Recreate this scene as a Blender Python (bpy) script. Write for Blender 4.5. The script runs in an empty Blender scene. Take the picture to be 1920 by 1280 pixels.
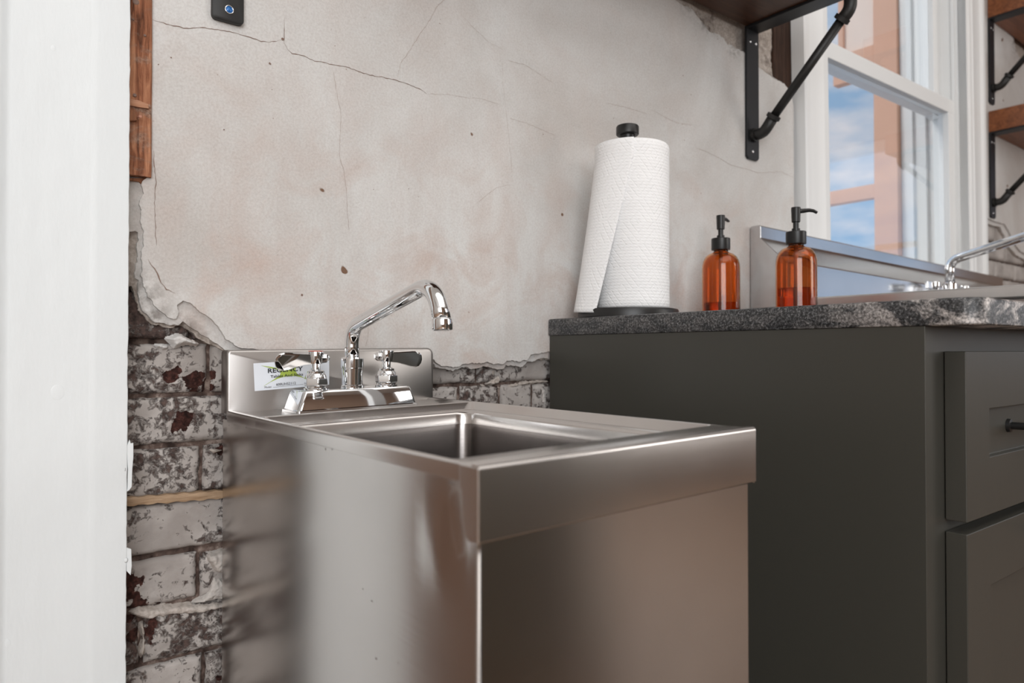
import bpy, bmesh, math, random
import numpy as np
from mathutils import Vector, Matrix, noise as mnoise

SC = bpy.context.scene
COL = SC.collection
PI = math.pi

# ------------------------------------------------------------------ camera
CAM = (-0.2719, -0.9643, 0.8577)
YAW, PITCH, FPX = 0.6622, 0.0131, 1341.0
cd = bpy.data.cameras.new('camera')
cd.sensor_width = 36.0
cd.lens = 36.0 * FPX / 1920.0
cd.clip_start = 0.02
cd.dof.use_dof = True
cd.dof.focus_distance = 0.98
cd.dof.aperture_fstop = 5.0
cam = bpy.data.objects.new('camera', cd)
cam.location = CAM
cam.rotation_euler = (PI / 2 + PITCH, 0, -YAW)
COL.objects.link(cam)
SC.camera = cam

# ------------------------------------------------------------------ exposure
SC.view_settings.view_transform = 'Standard'
SC.view_settings.look = 'None'
SC.view_settings.gamma = 1.0
SC.view_settings.exposure = 0.42
SC.view_settings.use_curve_mapping = False

# ------------------------------------------------------------------ sky
world = bpy.data.worlds.new('sky')
SC.world = world
world.use_nodes = True
nt = world.node_tree
nt.nodes.clear()
tc = nt.nodes.new('ShaderNodeTexCoord')
mp = nt.nodes.new('ShaderNodeMapping')
mp.inputs['Scale'].default_value = (2.2, 2.2, 6.5)
nz = nt.nodes.new('ShaderNodeTexNoise')
nz.inputs['Scale'].default_value = 3.2
nz.inputs['Detail'].default_value = 7
nz.inputs['Roughness'].default_value = 0.55
rp = nt.nodes.new('ShaderNodeValToRGB')
rp.color_ramp.elements[0].position = 0.40
rp.color_ramp.elements[0].color = (0.235, 0.375, 0.56, 1)
rp.color_ramp.elements[1].position = 0.62
rp.color_ramp.elements[1].color = (0.58, 0.585, 0.64, 1)
bg = nt.nodes.new('ShaderNodeBackground')
bg.inputs['Strength'].default_value = 0.95
wo = nt.nodes.new('ShaderNodeOutputWorld')
nt.links.new(tc.outputs['Generated'], mp.inputs['Vector'])
nt.links.new(mp.outputs['Vector'], nz.inputs['Vector'])
nt.links.new(nz.outputs['Fac'], rp.inputs['Fac'])
nt.links.new(rp.outputs['Color'], bg.inputs['Color'])
nt.links.new(bg.outputs['Background'], wo.inputs['Surface'])


def area(name, loc, target, sx, sy, power, col=(1, 1, 1)):
    l = bpy.data.lights.new(name, 'AREA')
    l.shape = 'RECTANGLE'
    l.size, l.size_y = sx, sy
    l.energy = power
    l.color = col
    o = bpy.data.objects.new(name, l)
    o.location = loc
    d = Vector(target) - Vector(loc)
    o.rotation_euler = d.to_track_quat('-Z', 'Y').to_euler()
    COL.objects.link(o)
    return o


# daylight of the room's other windows (behind and beside the photographer) plus an added overhead fill light
area('daylight_left', (-1.7, -3.3, 1.75), (0.1, 0.0, 1.05), 2.0, 1.9, 60, (0.955, 0.98, 1.0))
area('daylight_right', (3.3, -3.2, 1.7), (0.8, 0.0, 1.0), 1.2, 1.6, 22, (1.0, 0.965, 0.93))
area('overhead_fill', (0.6, -1.9, 2.85), (0.6, -1.7, 0.0), 3.0, 2.0, 21, (1.0, 0.97, 0.94))
sl_ = bpy.data.lights.new('veiled_sun', 'SUN')
sl_.energy = 1.3
sl_.angle = math.radians(22)
sl_.color = (1.0, 0.96, 0.90)
so_ = bpy.data.objects.new('veiled_sun', sl_)
so_.rotation_euler = Vector((0.66, -0.34, -0.62)).to_track_quat('-Z', 'Y').to_euler()
so_.location = (0, 3, 4)
COL.objects.link(so_)

# ================================================================== helpers
F_ = Vector((math.sin(YAW) * math.cos(PITCH), math.cos(YAW) * math.cos(PITCH), math.sin(PITCH)))
R_ = Vector((math.cos(YAW), -math.sin(YAW), 0))
U_ = R_.cross(F_)


def ray(px, py):
    return F_ + R_ * ((px - 960) / FPX) + U_ * ((640 - py) / FPX)


def on_y(px, py, y=0.0):
    """world point measured off the photograph on a plane parallel to the back wall"""
    d = ray(px, py)
    return Vector(CAM) + d * ((y - CAM[1]) / d.y)


def on_x(px, py, x):
    d = ray(px, py)
    return Vector(CAM) + d * ((x - CAM[0]) / d.x)


def wxz(px, py, y=0.0):
    p = on_y(px, py, y)
    return (p.x, p.z)


def link(o, parent=None):
    COL.objects.link(o)
    if parent is not None:
        o.parent = parent
        o.matrix_parent_inverse = parent.matrix_world.inverted() if False else Matrix.Identity(4)
    return o


def tag(o, label=None, cat=None, group=None, kind=None):
    if label: o['label'] = label
    if cat: o['category'] = cat
    if group: o['group'] = group
    if kind: o['kind'] = kind
    return o


def thing(name, label, cat, loc=(0, 0, 0), group=None, rz=0.0):
    o = bpy.data.objects.new(name, None)
    o.empty_display_size = 0.05
    o.location = loc
    o.rotation_euler = (0, 0, rz)
    COL.objects.link(o)
    return tag(o, label, cat, group)


def obj(name, bm, m, parent=None, smooth=False, bevel=0.0, seg=2, kind=None, auto=None):
    """link a bmesh as ONE mesh object; coordinates are local to the parent"""
    me = bpy.data.meshes.new(name)
    bm.normal_update()
    bm.to_mesh(me)
    bm.free()
    o = bpy.data.objects.new(name, me)
    if m is not None:
        for q in (m if isinstance(m, (list, tuple)) else [m]):
            me.materials.append(q)
    link(o, parent)
    if smooth:
        for p in me.polygons: p.use_smooth = True
    if bevel > 0:
        b = o.modifiers.new('bevel', 'BEVEL')
        b.width = bevel
        b.segments = seg
        b.limit_method = 'ANGLE'
        b.angle_limit = math.radians(35)
        b.harden_normals = False
        for p in me.polygons: p.use_smooth = True
        w = o.modifiers.new('wn', 'WEIGHTED_NORMAL')
        w.keep_sharp = True
    if auto:
        sharp_by_angle(me, auto)
    if kind: o['kind'] = kind
    return o


def sharp_by_angle(me, deg):
    for p in me.polygons: p.use_smooth = True
    try:
        me.set_sharp_from_angle(angle=math.radians(deg))
    except Exception:
        pass


def box(bm, x0, x1, y0, y1, z0, z1):
    v = [bm.verts.new(c) for c in ((x0, y0, z0), (x1, y0, z0), (x1, y1, z0), (x0, y1, z0),
                                   (x0, y0, z1), (x1, y0, z1), (x1, y1, z1), (x0, y1, z1))]
    for f in ((0, 3, 2, 1), (4, 5, 6, 7), (0, 1, 5, 4), (1, 2, 6, 5), (2, 3, 7, 6), (3, 0, 4, 7)):
        bm.faces.new([v[i] for i in f])
    return v


def boxbm(*a):
    bm = bmesh.new()
    box(bm, *a)
    return bm


def lathe(bm, prof, cx=0, cy=0, n=40, sides=None, closed=False):
    n = sides or n
    rings = []
    for (r, z) in prof:
        if r < 1e-6:
            rings.append([bm.verts.new((cx, cy, z))])
        else:
            rings.append([bm.verts.new((cx + r * math.cos(2 * PI * i / n), cy + r * math.sin(2 * PI * i / n), z)) for i in range(n)])
    for a, b in zip(rings, rings[1:]):
        for i in range(n):
            j = (i + 1) % n
            q = []
            if len(a) == 1 and len(b) == 1: continue
            if len(a) == 1: q = [a[0], b[j], b[i]]
            elif len(b) == 1: q = [a[i], a[j], b[0]]
            else: q = [a[i], a[j], b[j], b[i]]
            bm.faces.new(q)
    if not closed:
        for rg in (rings[0], rings[-1]):
            if len(rg) > 2: bm.faces.new(rg)
    bmesh.ops.recalc_face_normals(bm, faces=bm.faces)
    return bm


def sweep(bm, pts, rad, n=20, caps=True):
    """tube along points with a radius (or list)"""
    pts = [Vector(p) for p in pts]
    rs = rad if isinstance(rad, (list, tuple)) else [rad] * len(pts)
    up = None
    rings = []
    for i, p in enumerate(pts):
        t = (pts[min(i + 1, len(pts) - 1)] - pts[max(i - 1, 0)]).normalized()
        if up is None:
            a = Vector((1, 0, 0)) if abs(t.x) < 0.9 else Vector((0, 1, 0))
            up = (a - t * a.dot(t)).normalized()
        else:
            up = (up - t * up.dot(t)).normalized()
        s = t.cross(up)
        rings.append([bm.verts.new(p + (up * math.cos(2 * PI * k / n) + s * math.sin(2 * PI * k / n)) * rs[i]) for k in range(n)])
    for a, b in zip(rings, rings[1:]):
        for k in range(n):
            bm.faces.new((a[k], a[(k + 1) % n], b[(k + 1) % n], b[k]))
    if caps:
        bm.faces.new(rings[0]); bm.faces.new(rings[-1])
    bmesh.ops.recalc_face_normals(bm, faces=bm.faces)
    return bm


def arc_path(pts, r, k=8):
    """polyline with rounded corners of radius list r (len(pts)-2)"""
    pts = [Vector(p) for p in pts]
    out = [pts[0]]
    for i in range(1, len(pts) - 1):
        a = (pts[i - 1] - pts[i]); b = (pts[i + 1] - pts[i])
        ang = a.angle(b)
        d = min(r[i - 1] / math.tan(ang / 2), a.length * 0.49 if i > 1 else a.length * .95, b.length * 0.49 if i < len(pts) - 2 else b.length * .95)
        p0 = pts[i] + a.normalized() * d
        p1 = pts[i] + b.normalized() * d
        for q in range(k + 1):
            t = q / k
            out.append(p0 * (1 - t) ** 2 + pts[i] * 2 * t * (1 - t) + p1 * t * t)
    out.append(pts[-1])
    return out


def rrect(x0, x1, y0, y1, r, n=6):
    out = []
    for cx, cy, a0 in ((x1 - r, y1 - r, 0), (x0 + r, y1 - r, 90), (x0 + r, y0 + r, 180), (x1 - r, y0 + r, 270)):
        for i in range(n + 1):
            a = math.radians(a0 + 90 * i / n)
            out.append((cx + r * math.cos(a), cy + r * math.sin(a)))
    return out


def loft(bm, loops, cap0=False, cap1=False):
    rings = [[bm.verts.new(p) for p in lp] for lp in loops]
    n = len(rings[0])
    for a, b in zip(rings, rings[1:]):
        for i in range(n):
            bm.faces.new((a[i], a[(i + 1) % n], b[(i + 1) % n], b[i]))
    if cap0: bm.faces.new(rings[0])
    if cap1: bm.faces.new(rings[-1])
    bmesh.ops.recalc_face_normals(bm, faces=bm.faces)
    return bm


def prism(bm, poly, fn0, fn1):
    """extrude a polygon: fn0 / fn1 map (u,v) to the two end positions"""
    a = [bm.verts.new(fn0(*p)) for p in poly]
    b = [bm.verts.new(fn1(*p)) for p in poly]
    n = len(poly)
    for i in range(n):
        bm.faces.new((a[i], a[(i + 1) % n], b[(i + 1) % n], b[i]))
    bm.faces.new(a); bm.faces.new(b)
    bmesh.ops.recalc_face_normals(bm, faces=bm.faces)
    return bm


# ---- numpy value noise
def _hash(ix, iy, seed):
    h = (ix * 374761393 + iy * 668265263 + seed * 974634777) & 0x7fffffff
    h = ((h ^ (h >> 13)) * 1274126177) & 0x7fffffff
    h = h ^ (h >> 16)
    return (h & 0xffff) / 65535.0


def vnoise(x, y, seed=0):
    x = np.asarray(x, float); y = np.asarray(y, float)
    ix = np.floor(x).astype(np.int64); iy = np.floor(y).astype(np.int64)
    fx = x - ix; fy = y - iy
    fx = fx * fx * (3 - 2 * fx); fy = fy * fy * (3 - 2 * fy)
    a = _hash(ix, iy, seed); b = _hash(ix + 1, iy, seed); c = _hash(ix, iy + 1, seed); d = _hash(ix + 1, iy + 1, seed)
    return (a * (1 - fx) + b * fx) * (1 - fy) + (c * (1 - fx) + d * fx) * fy


def fbm(x, y, sc, octv=4, seed=0):
    v = 0; a = 1; t = 0
    for o in range(octv):
        v = v + a * (vnoise(x * sc * 2 ** o + 17.3 * o, y * sc * 2 ** o + 9.1 * o, seed + o) - 0.5)
        t += a; a *= 0.5
    return v / t * 2


def sdist(X, Z, poly):
    """signed distance, positive inside polygon"""
    P = np.array(poly); n = len(P)
    d2 = np.full(X.shape, 1e9); inside = np.zeros(X.shape, bool)
    for i in range(n):
        x0, z0 = P[i]; x1, z1 = P[(i + 1) % n]
        ex, ez = x1 - x0, z1 - z0
        L = ex * ex + ez * ez + 1e-18
        t = np.clip(((X - x0) * ex + (Z - z0) * ez) / L, 0, 1)
        d2 = np.minimum(d2, (X - x0 - t * ex) ** 2 + (Z - z0 - t * ez) ** 2)
        c = ((z0 > Z) != (z1 > Z)) & (X < (x1 - x0) * (Z - z0) / (z1 - z0 + 1e-18) + x0)
        inside ^= c
    d = np.sqrt(d2)
    return np.where(inside, d, -d)


def sstep(a, b, x):
    t = np.clip((x - a) / (b - a), 0, 1)
    return t * t * (3 - 2 * t)


# ================================================================== materials
class NT:
    def __init__(s, name):
        s.m = bpy.data.materials.new(name)
        s.m.use_nodes = True
        s.t = s.m.node_tree
        s.t.nodes.clear()
        s.out = s.n('ShaderNodeOutputMaterial')
        s.b = s.n('ShaderNodeBsdfPrincipled')
        s.l(s.b, 'BSDF', s.out, 'Surface')

    def n(s, t, **k):
        q = s.t.nodes.new(t)
        for a, v in k.items(): setattr(q, a, v)
        return q

    def l(s, a, ao, b, bi):
        s.t.links.new(a.outputs[ao], b.inputs[bi])

    def set(s, **k):
        names = {'col': 'Base Color', 'rough': 'Roughness', 'metal': 'Metallic', 'trans': 'Transmission Weight', 'ior': 'IOR',
                 'spec': 'Specular IOR Level', 'coat': 'Coat Weight', 'aniso': 'Anisotropic', 'coatr': 'Coat Roughness', 'alpha': 'Alpha', 'sss': 'Subsurface Weight', 'anrot': 'Anisotropic Rotation'}
        for a, v in k.items():
            s.b.inputs[names[a]].default_value = (*v, 1) if isinstance(v, tuple) and len(v) == 3 else v
        return s

    def coord(s, kind='Object', scale=(1, 1, 1), rot=(0, 0, 0), loc=(0, 0, 0)):
        if kind == 'Position':
            c = s.n('ShaderNodeNewGeometry'); o = 'Position'
        else:
            c = s.n('ShaderNodeTexCoord'); o = kind
        m = s.n('ShaderNodeMapping')
        m.inputs['Scale'].default_value = scale
        m.inputs['Rotation'].default_value = rot
        m.inputs['Location'].default_value = loc
        s.l(c, o, m, 'Vector')
        return m

    def noise(s, co, scale, detail=4, rough=0.55, dist=0.0):
        q = s.n('ShaderNodeTexNoise')
        q.inputs['Scale'].default_value = scale
        q.inputs['Detail'].default_value = detail
        q.inputs['Roughness'].default_value = rough
        q.inputs['Distortion'].default_value = dist
        s.l(co, 'Vector', q, 'Vector')
        return q

    def ramp(s, src, so, stops):
        r = s.n('ShaderNodeValToRGB')
        e = r.color_ramp.elements
        while len(e) < len(stops): e.new(0.5)
        for k, (p, c) in enumerate(stops):
            e[k].position = p
            e[k].color = (*c, 1) if isinstance(c, tuple) else (c, c, c, 1)
        s.l(src, so, r, 'Fac')
        return r

    def mix(s, fac, a, b, mode='MIX'):
        q = s.n('ShaderNodeMix', data_type='RGBA', blend_type=mode)
        for sock, v in ((0, fac), (6, a), (7, b)):
            if isinstance(v, tuple) and len(v) == 2:
                s.t.links.new(v[0].outputs[v[1]], q.inputs[sock])
            elif isinstance(v, tuple):
                q.inputs[sock].default_value = (*v, 1)
            else:
                q.inputs[sock].default_value = v
        return (q, 2)

    def math(s, op, a, b=0.0, clamp=False):
        q = s.n('ShaderNodeMath', operation=op, use_clamp=clamp)
        for i, v in enumerate((a, b)):
            if isinstance(v, tuple): s.t.links.new(v[0].outputs[v[1]], q.inputs[i])
            else: q.inputs[i].default_value = v
        return (q, 0)

    def to(s, src, name):
        s.t.links.new(src[0].outputs[src[1]], s.b.inputs[name])
        return s

    def bump(s, src, strength=0.3, dist=0.001):
        b = s.n('ShaderNodeBump')
        b.inputs['Strength'].default_value = strength
        b.inputs['Distance'].default_value = dist
        s.t.links.new(src[0].outputs[src[1]], b.inputs['Height'])
        s.t.links.new(b.outputs['Normal'], s.b.inputs['Normal'])
        return s


def m_plaster():
    s = NT('old_plaster').set(rough=0.85, spec=0.25)
    c = s.coord('Position')
    big = s.noise(c, 2.6, 5, 0.55, 0.6)
    mid = s.noise(c, 9.0, 6, 0.62, 0.8)
    fine = s.noise(c, 60, 5, 0.6)
    cs = s.coord('Position', (14, 14, 3.2))
    streak = s.noise(cs, 1.0, 4, 0.6)
    base = s.ramp(big, 'Fac', [(0.36, (0.56, 0.535, 0.51)), (0.60, (0.70, 0.695, 0.68))])
    pink = s.ramp(mid, 'Fac', [(0.44, 0.0), (0.72, 1.0)])
    # more pink lime stain lower on the wall
    sep = s.n('ShaderNodeSeparateXYZ')
    s.l(c, 'Vector', sep, 'Vector')
    low = s.n('ShaderNodeMapRange')
    low.inputs['From Min'].default_value = 1.28
    low.inputs['From Max'].default_value = 0.98
    low.inputs['To Min'].default_value = 0.25
    s.l(sep, 'Z', low, 'Value')
    pf = s.math('MULTIPLY', (pink, 0), (low, 0))
    col = s.mix(pf, (base, 0), (0.585, 0.49, 0.445))
    st = s.ramp(streak, 'Fac', [(0.45, 0.0), (0.75, 0.6)])
    stf = s.math('MULTIPLY', (st, 0), (low, 0))
    col = s.mix(stf, col, (0.55, 0.475, 0.44))
    sp = s.noise(c, 130, 2, 0.5)
    spr = s.ramp(sp, 'Fac', [(0.715, 0.0), (0.75, 1.0)])
    mm = s.ramp(mid, 'Fac', [(0.5, 0.15), (0.62, 0.9)])
    spf = s.math('MULTIPLY', (spr, 0), (mm, 0))
    col = s.mix(spf, col, (0.30, 0.20, 0.16))
    sp2 = s.noise(c, 26, 1, 0.4)
    spr2 = s.ramp(sp2, 'Fac', [(0.775, 0.0), (0.785, 1.0)])
    col = s.mix((spr2, 0), col, (0.20, 0.12, 0.08))
    gr = s.noise(c, 300, 4, 0.7)
    grr = s.ramp(gr, 'Fac', [(0.35, (0.86, 0.84, 0.83)), (0.6, (1.0, 1.0, 1.0))])
    col = s.mix(0.8, col, (grr, 0), 'MULTIPLY')
    at = s.n('ShaderNodeAttribute', attribute_name='layer')
    # scratch coat
    g = s.noise(c, 220, 3, 0.6)
    brown = s.ramp(g, 'Fac', [(0.30, (0.34, 0.29, 0.25)), (0.55, (0.50, 0.445, 0.40)), (0.75, (0.60, 0.55, 0.51))])
    mortar = s.ramp(fine, 'Fac', [(0.36, (0.035, 0.022, 0.018)), (0.55, (0.13, 0.09, 0.075)), (0.72, (0.38, 0.31, 0.27))])
    f1 = s.n('ShaderNodeMapRange'); s.l(at, 'Fac', f1, 'Value')
    f1.inputs['From Min'].default_value = 0.3; f1.inputs['From Max'].default_value = 0.7
    f2 = s.n('ShaderNodeMapRange'); s.l(at, 'Fac', f2, 'Value')
    f2.inputs['From Min'].default_value = 1.3; f2.inputs['From Max'].default_value = 1.7
    col = s.mix((f1, 0), col, (brown, 0))
    col = s.mix((f2, 0), col, (mortar, 0))
    mo = s.n('ShaderNodeAttribute', attribute_name='mould')
    mn = s.ramp(fine, 'Fac', [(0.42, 0.0), (0.6, 1.0)])
    mf = s.math('MULTIPLY', (mo, 2), (mn, 0))
    col = s.mix(mf, col, (0.10, 0.075, 0.06))
    s.to(col, 'Base Color')
    h = s.noise(c, 34, 10, 0.70)
    h2 = s.noise(s.coord('Position', (1, 1, 2.2)), 420, 3, 0.6)
    hf = s.math('ADD', (h, 0), s.math('MULTIPLY', (g, 0), 0.40))
    hf = s.math('ADD', hf, s.math('MULTIPLY', (h2, 0), 0.10))
    s.bump(hf, 0.42, 0.0042)
    return s.m


def m_brick():
    s = NT('painted_brick').set(rough=0.85, spec=0.25)
    c = s.coord('Position')
    oi = s.n('ShaderNodeObjectInfo')
    n1 = s.noise(c, 85, 9, 0.72, 0.35)
    n2 = s.noise(c, 14, 4, 0.55)
    n3 = s.noise(c, 160, 4, 0.6)
    paint = s.ramp(n2, 'Fac', [(0.35, (0.33, 0.30, 0.28)), (0.65, (0.51, 0.475, 0.45))])
    # threshold differs from brick to brick
    a = s.math('ADD', s.math('MULTIPLY', (n1, 0), 0.72), s.math('MULTIPLY', (n2, 0), 0.34))
    a = s.math('ADD', a, s.math('MULTIPLY', (oi, 'Random'), 0.075))
    so = s.n('ShaderNodeAttribute', attribute_name='soot_tone')
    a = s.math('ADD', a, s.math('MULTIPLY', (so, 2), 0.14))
    wear = s.n('ShaderNodeMapRange')
    s.t.links.new(a[0].outputs[a[1]], wear.inputs['Value'])
    wear.inputs['From Min'].default_value = 0.575
    wear.inputs['From Max'].default_value = 0.655
    at = s.n('ShaderNodeAttribute', attribute_name='chip')
    dark = s.ramp(n3, 'Fac', [(0.35, (0.040, 0.029, 0.026)), (0.65, (0.135, 0.092, 0.080))])
    red = s.ramp(n3, 'Fac', [(0.35, (0.024, 0.010, 0.008)), (0.65, (0.085, 0.032, 0.025))])
    col = s.mix((wear, 0), (paint, 0), (dark, 0))
    ch = s.math('ADD', (at, 2), s.math('MULTIPLY', (n1, 0), 1.5))
    cm = s.n('ShaderNodeMapRange'); s.t.links.new(ch[0].outputs[ch[1]], cm.inputs['Value'])
    cm.inputs['From Min'].default_value = 1.22; cm.inputs['From Max'].default_value = 1.28
    col = s.mix((cm, 0), col, (red, 0))
    s.to(col, 'Base Color')
    hh = s.math('SUBTRACT', s.math('MULTIPLY', (n3, 0), 0.35), s.math('MULTIPLY', (wear, 0), 0.9))
    s.bump(hh, 0.8, 0.0022)
    return s.m


def m_paint(name, col, rough, lump=0.25, scale=22, spec=0.45):
    s = NT(name).set(col=col, rough=rough, spec=spec)
    c = s.coord('Position', (1, 1, 0.35))
    n = s.noise(c, scale, 5, 0.5)
    s.bump((n, 0), lump, 0.003)
    return s.m


def m_stain(name, c0, c1, rough=0.5, scale=6, rot=(0, 0, 0), stretch=(1, 1, 12), spec=0.35, bump=0.2):
    """wood grain; stretch gives the low-frequency axis"""
    s = NT(name).set(rough=rough, spec=spec)
    c = s.coord('Position', stretch, rot)
    n = s.noise(c, scale, 7, 0.6, 1.2)
    n2 = s.noise(s.coord('Position', tuple(q * 0.3 for q in stretch)), scale, 3, 0.5)
    r = s.ramp(n, 'Fac', [(0.32, c0), (0.66, c1)])
    col = s.mix(s.math('MULTIPLY', (n2, 0), 0.5), (r, 0), tuple(q * 0.45 for q in c0))
    s.to(col, 'Base Color')
    s.bump((n, 0), bump, 0.002)
    return s.m


def m_steel(name, rough=0.26, col=(0.60, 0.575, 0.555), aniso=0.55, rot=0.25, stretch=(6, 6, 260), axis='Z'):
    s = NT(name).set(metal=1.0, aniso=aniso, anrot=rot)
    c = s.coord('Position', stretch)
    n = s.noise(c, 1.0, 4, 0.6)
    c2 = s.coord('Position')
    n2 = s.noise(c2, 5.0, 5, 0.6)
    r = s.n('ShaderNodeMapRange')
    s.l(n2, 'Fac', r, 'Value')
    r.inputs['To Min'].default_value = rough * 0.90
    r.inputs['To Max'].default_value = rough * 1.08
    s.l(r, 0, s.b, 'Roughness')
    k = s.ramp(n2, 'Fac', [(0.1, tuple(q * 0.86 for q in col)), (0.9, tuple(q * 1.06 for q in col))])
    col2 = s.mix(0.25, (k, 0), (n, 1), 'MULTIPLY')
    s.to((k, 0), 'Base Color')
    t = s.n('ShaderNodeTangent', direction_type='RADIAL', axis=axis)
    s.l(t, 'Tangent', s.b, 'Tangent')
    s.bump((n, 0), 0.05, 0.0008)
    return s.m


def m_simple(name, col, rough=0.5, metal=0.0, spec=0.5, coat=0.0):
    return NT(name).set(col=col, rough=rough, metal=metal, spec=spec, coat=coat).m


def m_granite():
    s = NT('dark_granite').set(rough=0.42, spec=0.5)
    c = s.coord('Position')
    cw = s.coord('Position', (1.0, 1.0, 2.3), (0.5, 0.3, 0.4))
    a = s.noise(c, 330, 5, 0.72, 0.3)
    grain = s.ramp(a, 'Fac', [(0.40, (0.008, 0.008, 0.009)), (0.50, (0.040, 0.041, 0.043)), (0.60, (0.13, 0.132, 0.135)), (0.70, (0.38, 0.38, 0.38))])
    b = s.noise(cw, 13, 6, 0.62, 1.6)
    vein = s.ramp(b, 'Fac', [(0.47, 0.0), (0.58, 1.0)])
    vm = s.noise(c, 4.0, 2, 0.5)
    # veins gather towards the rounded front corner of the slab
    sep = s.n('ShaderNodeSeparateXYZ'); s.l(c, 'Vector', sep, 'Vector')
    near = s.n('ShaderNodeMapRange'); s.l(sep, 'Y', near, 'Value')
    near.inputs['From Min'].default_value = -0.50; near.inputs['From Max'].default_value = -0.645
    near.inputs['To Min'].default_value = 0.12; near.inputs['To Max'].default_value = 1.0
    vf = s.math('MULTIPLY', (vein, 0), (near, 0))
    g2 = s.ramp(a, 'Fac', [(0.38, (0.14, 0.13, 0.125)), (0.60, (0.66, 0.61, 0.58))])
    col = s.mix(vf, (grain, 0), (g2, 0))
    s.to(col, 'Base Color')
    s.bump((a, 0), 0.25, 0.0006)
    return s.m


def m_towel():
    s = NT('embossed_paper').set(col=(0.92, 0.92, 0.92), rough=0.95, spec=0.1)
    uv = s.n('ShaderNodeTexCoord')
    sep = s.n('ShaderNodeSeparateXYZ'); s.l(uv, 'UV', sep, 'Vector')
    U = (sep, 0); V = (sep, 1)
    # nested diamonds
    fu = s.math('ABSOLUTE', s.math('SUBTRACT', s.math('FRACT', s.math('MULTIPLY', U, 1 / 0.058)), 0.5))
    fv = s.math('ABSOLUTE', s.math('SUBTRACT', s.math('FRACT', s.math('MULTIPLY', V, 1 / 0.075)), 0.5))
    d = s.math('ADD', fu, fv)
    w = s.math('SINE', s.math('MULTIPLY', d, 31.0))
    w = s.math('POWER', s.math('MAXIMUM', w, 0.0), 6.0)
    # rows of fine dimples
    r1 = s.math('SINE', s.math('MULTIPLY', V, 2 * PI / 0.0052))
    r2 = s.math('SINE', s.math('ADD', s.math('MULTIPLY', U, 2 * PI / 0.0075), s.math('MULTIPLY', V, 300)))
    dm = s.math('MULTIPLY', r1, s.math('ADD', s.math('MULTIPLY', r2, 0.5), 0.6))
    h = s.math('ADD', s.math('MULTIPLY', w, -0.9), s.math('MULTIPLY', dm, 0.5))
    n = s.noise(s.coord('Position'), 30, 4, 0.6)
    h = s.math('ADD', h, s.math('MULTIPLY', (n, 0), 1.2))
    s.bump(h, 0.42, 0.0011)
    return s.m


def m_glass(name, col, rough=0.0, ior=1.45):
    s = NT(name).set(col=col, rough=rough, trans=1.0, ior=ior)
    return s.m


PLASTER = m_plaster()
BRICK = m_brick()
WHITE = m_paint('white_gloss_paint', (0.81, 0.85, 0.865), 0.42, 0.60, 34)
WHITE2 = m_paint('white_window_paint', (0.82, 0.825, 0.82), 0.45, 0.10, 18)
CABM = m_paint('olive_grey_paint', (0.050, 0.048, 0.040), 0.40, 0.03, 60, 0.5)
STEEL = m_steel('brushed_steel', 0.24)
STEEL_V = m_steel('brushed_steel_panel', 0.21, (0.60, 0.575, 0.555), 0.65)
STEEL_TOP = m_steel('brushed_steel_top', 0.235, (0.66, 0.635, 0.615), 0.0)
STEEL_BOWL_SHADE = m_steel('brushed_steel_bowl_shade', 0.24, (0.25, 0.23, 0.22), 0.3)  # steel darkened in colour for the dark reflections inside the bowl
STEEL_FAR = m_steel('brushed_steel_sheet', 0.16, (0.66, 0.66, 0.67), 0.3)
CHROME = m_simple('chrome', (0.80, 0.81, 0.82), 0.045, 1.0)
BLACK = m_simple('black_plastic', (0.012, 0.012, 0.012), 0.38, 0.0, 0.5)
IRON = m_paint('black_iron', (0.016, 0.015, 0.014), 0.48, 0.25, 180, 0.5)
BARM = m_simple('blackened_steel', (0.030, 0.031, 0.034), 0.42, 0.6)
GRAN = m_granite()
TOWEL = m_towel()
CARD = m_simple('cardboard', (0.42, 0.33, 0.24), 0.9)
def m_board():
    s = NT('old_red_board').set(rough=0.85, spec=0.2)
    c = s.coord('Position', (34, 34, 2.2))
    g = s.noise(c, 4.0, 8, 0.65, 1.0)
    base = s.ramp(g, 'Fac', [(0.34, (0.07, 0.028, 0.016)), (0.48, (0.27, 0.105, 0.055)), (0.66, (0.52, 0.25, 0.14))])
    p = s.noise(s.coord('Position', (9, 9, 16)), 1.0, 6, 0.62, 0.6)
    pf = s.ramp(p, 'Fac', [(0.50, 0.0), (0.60, 0.75)])
    g2 = s.noise(s.coord('Position'), 260, 4, 0.7)
    grey = s.ramp(g2, 'Fac', [(0.4, (0.13, 0.095, 0.075)), (0.65, (0.46, 0.36, 0.29))])
    col = s.mix((pf, 0), (base, 0), (grey, 0))
    s.to(col, 'Base Color')
    s.bump(s.math('ADD', (g, 0), s.math('MULTIPLY', (g2, 0), 0.4)), 0.8, 0.003)
    return s.m


BOARDW = m_board()
STUDW = m_stain('old_red_lath', (0.13, 0.055, 0.03), (0.50, 0.22, 0.115), 0.8, 4.0, (0, 0, 0), (26, 26, 2.0), 0.2, 0.5)
SHELFW = m_stain('stained_shelf_wood', (0.17, 0.052, 0.018), (0.36, 0.125, 0.045), 0.40, 3.0, (0, 0, 0), (1.5, 22, 22), 0.5, 0.1)
LATHW = m_stain('pale_lath', (0.30, 0.19, 0.11), (0.55, 0.40, 0.27), 0.85, 5.0, (0, 0, 0), (2, 30, 60), 0.2, 0.5)
DARKW = m_stain('dark_stud_wood', (0.022, 0.012, 0.008), (0.085, 0.045, 0.03), 0.8, 5.0, (0, 0, 0), (26, 26, 2.0), 0.2, 0.4)
TERRA = m_paint('terracotta_paint', (0.74, 0.44, 0.32), 0.7, 0.2, 14, 0.3)
TERRA2 = m_simple('pale_terracotta_panel', (0.88, 0.72, 0.63), 0.7)
GLASS = m_glass('window_glass', (0.97, 0.985, 0.98), 0.0, 1.5)
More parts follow.
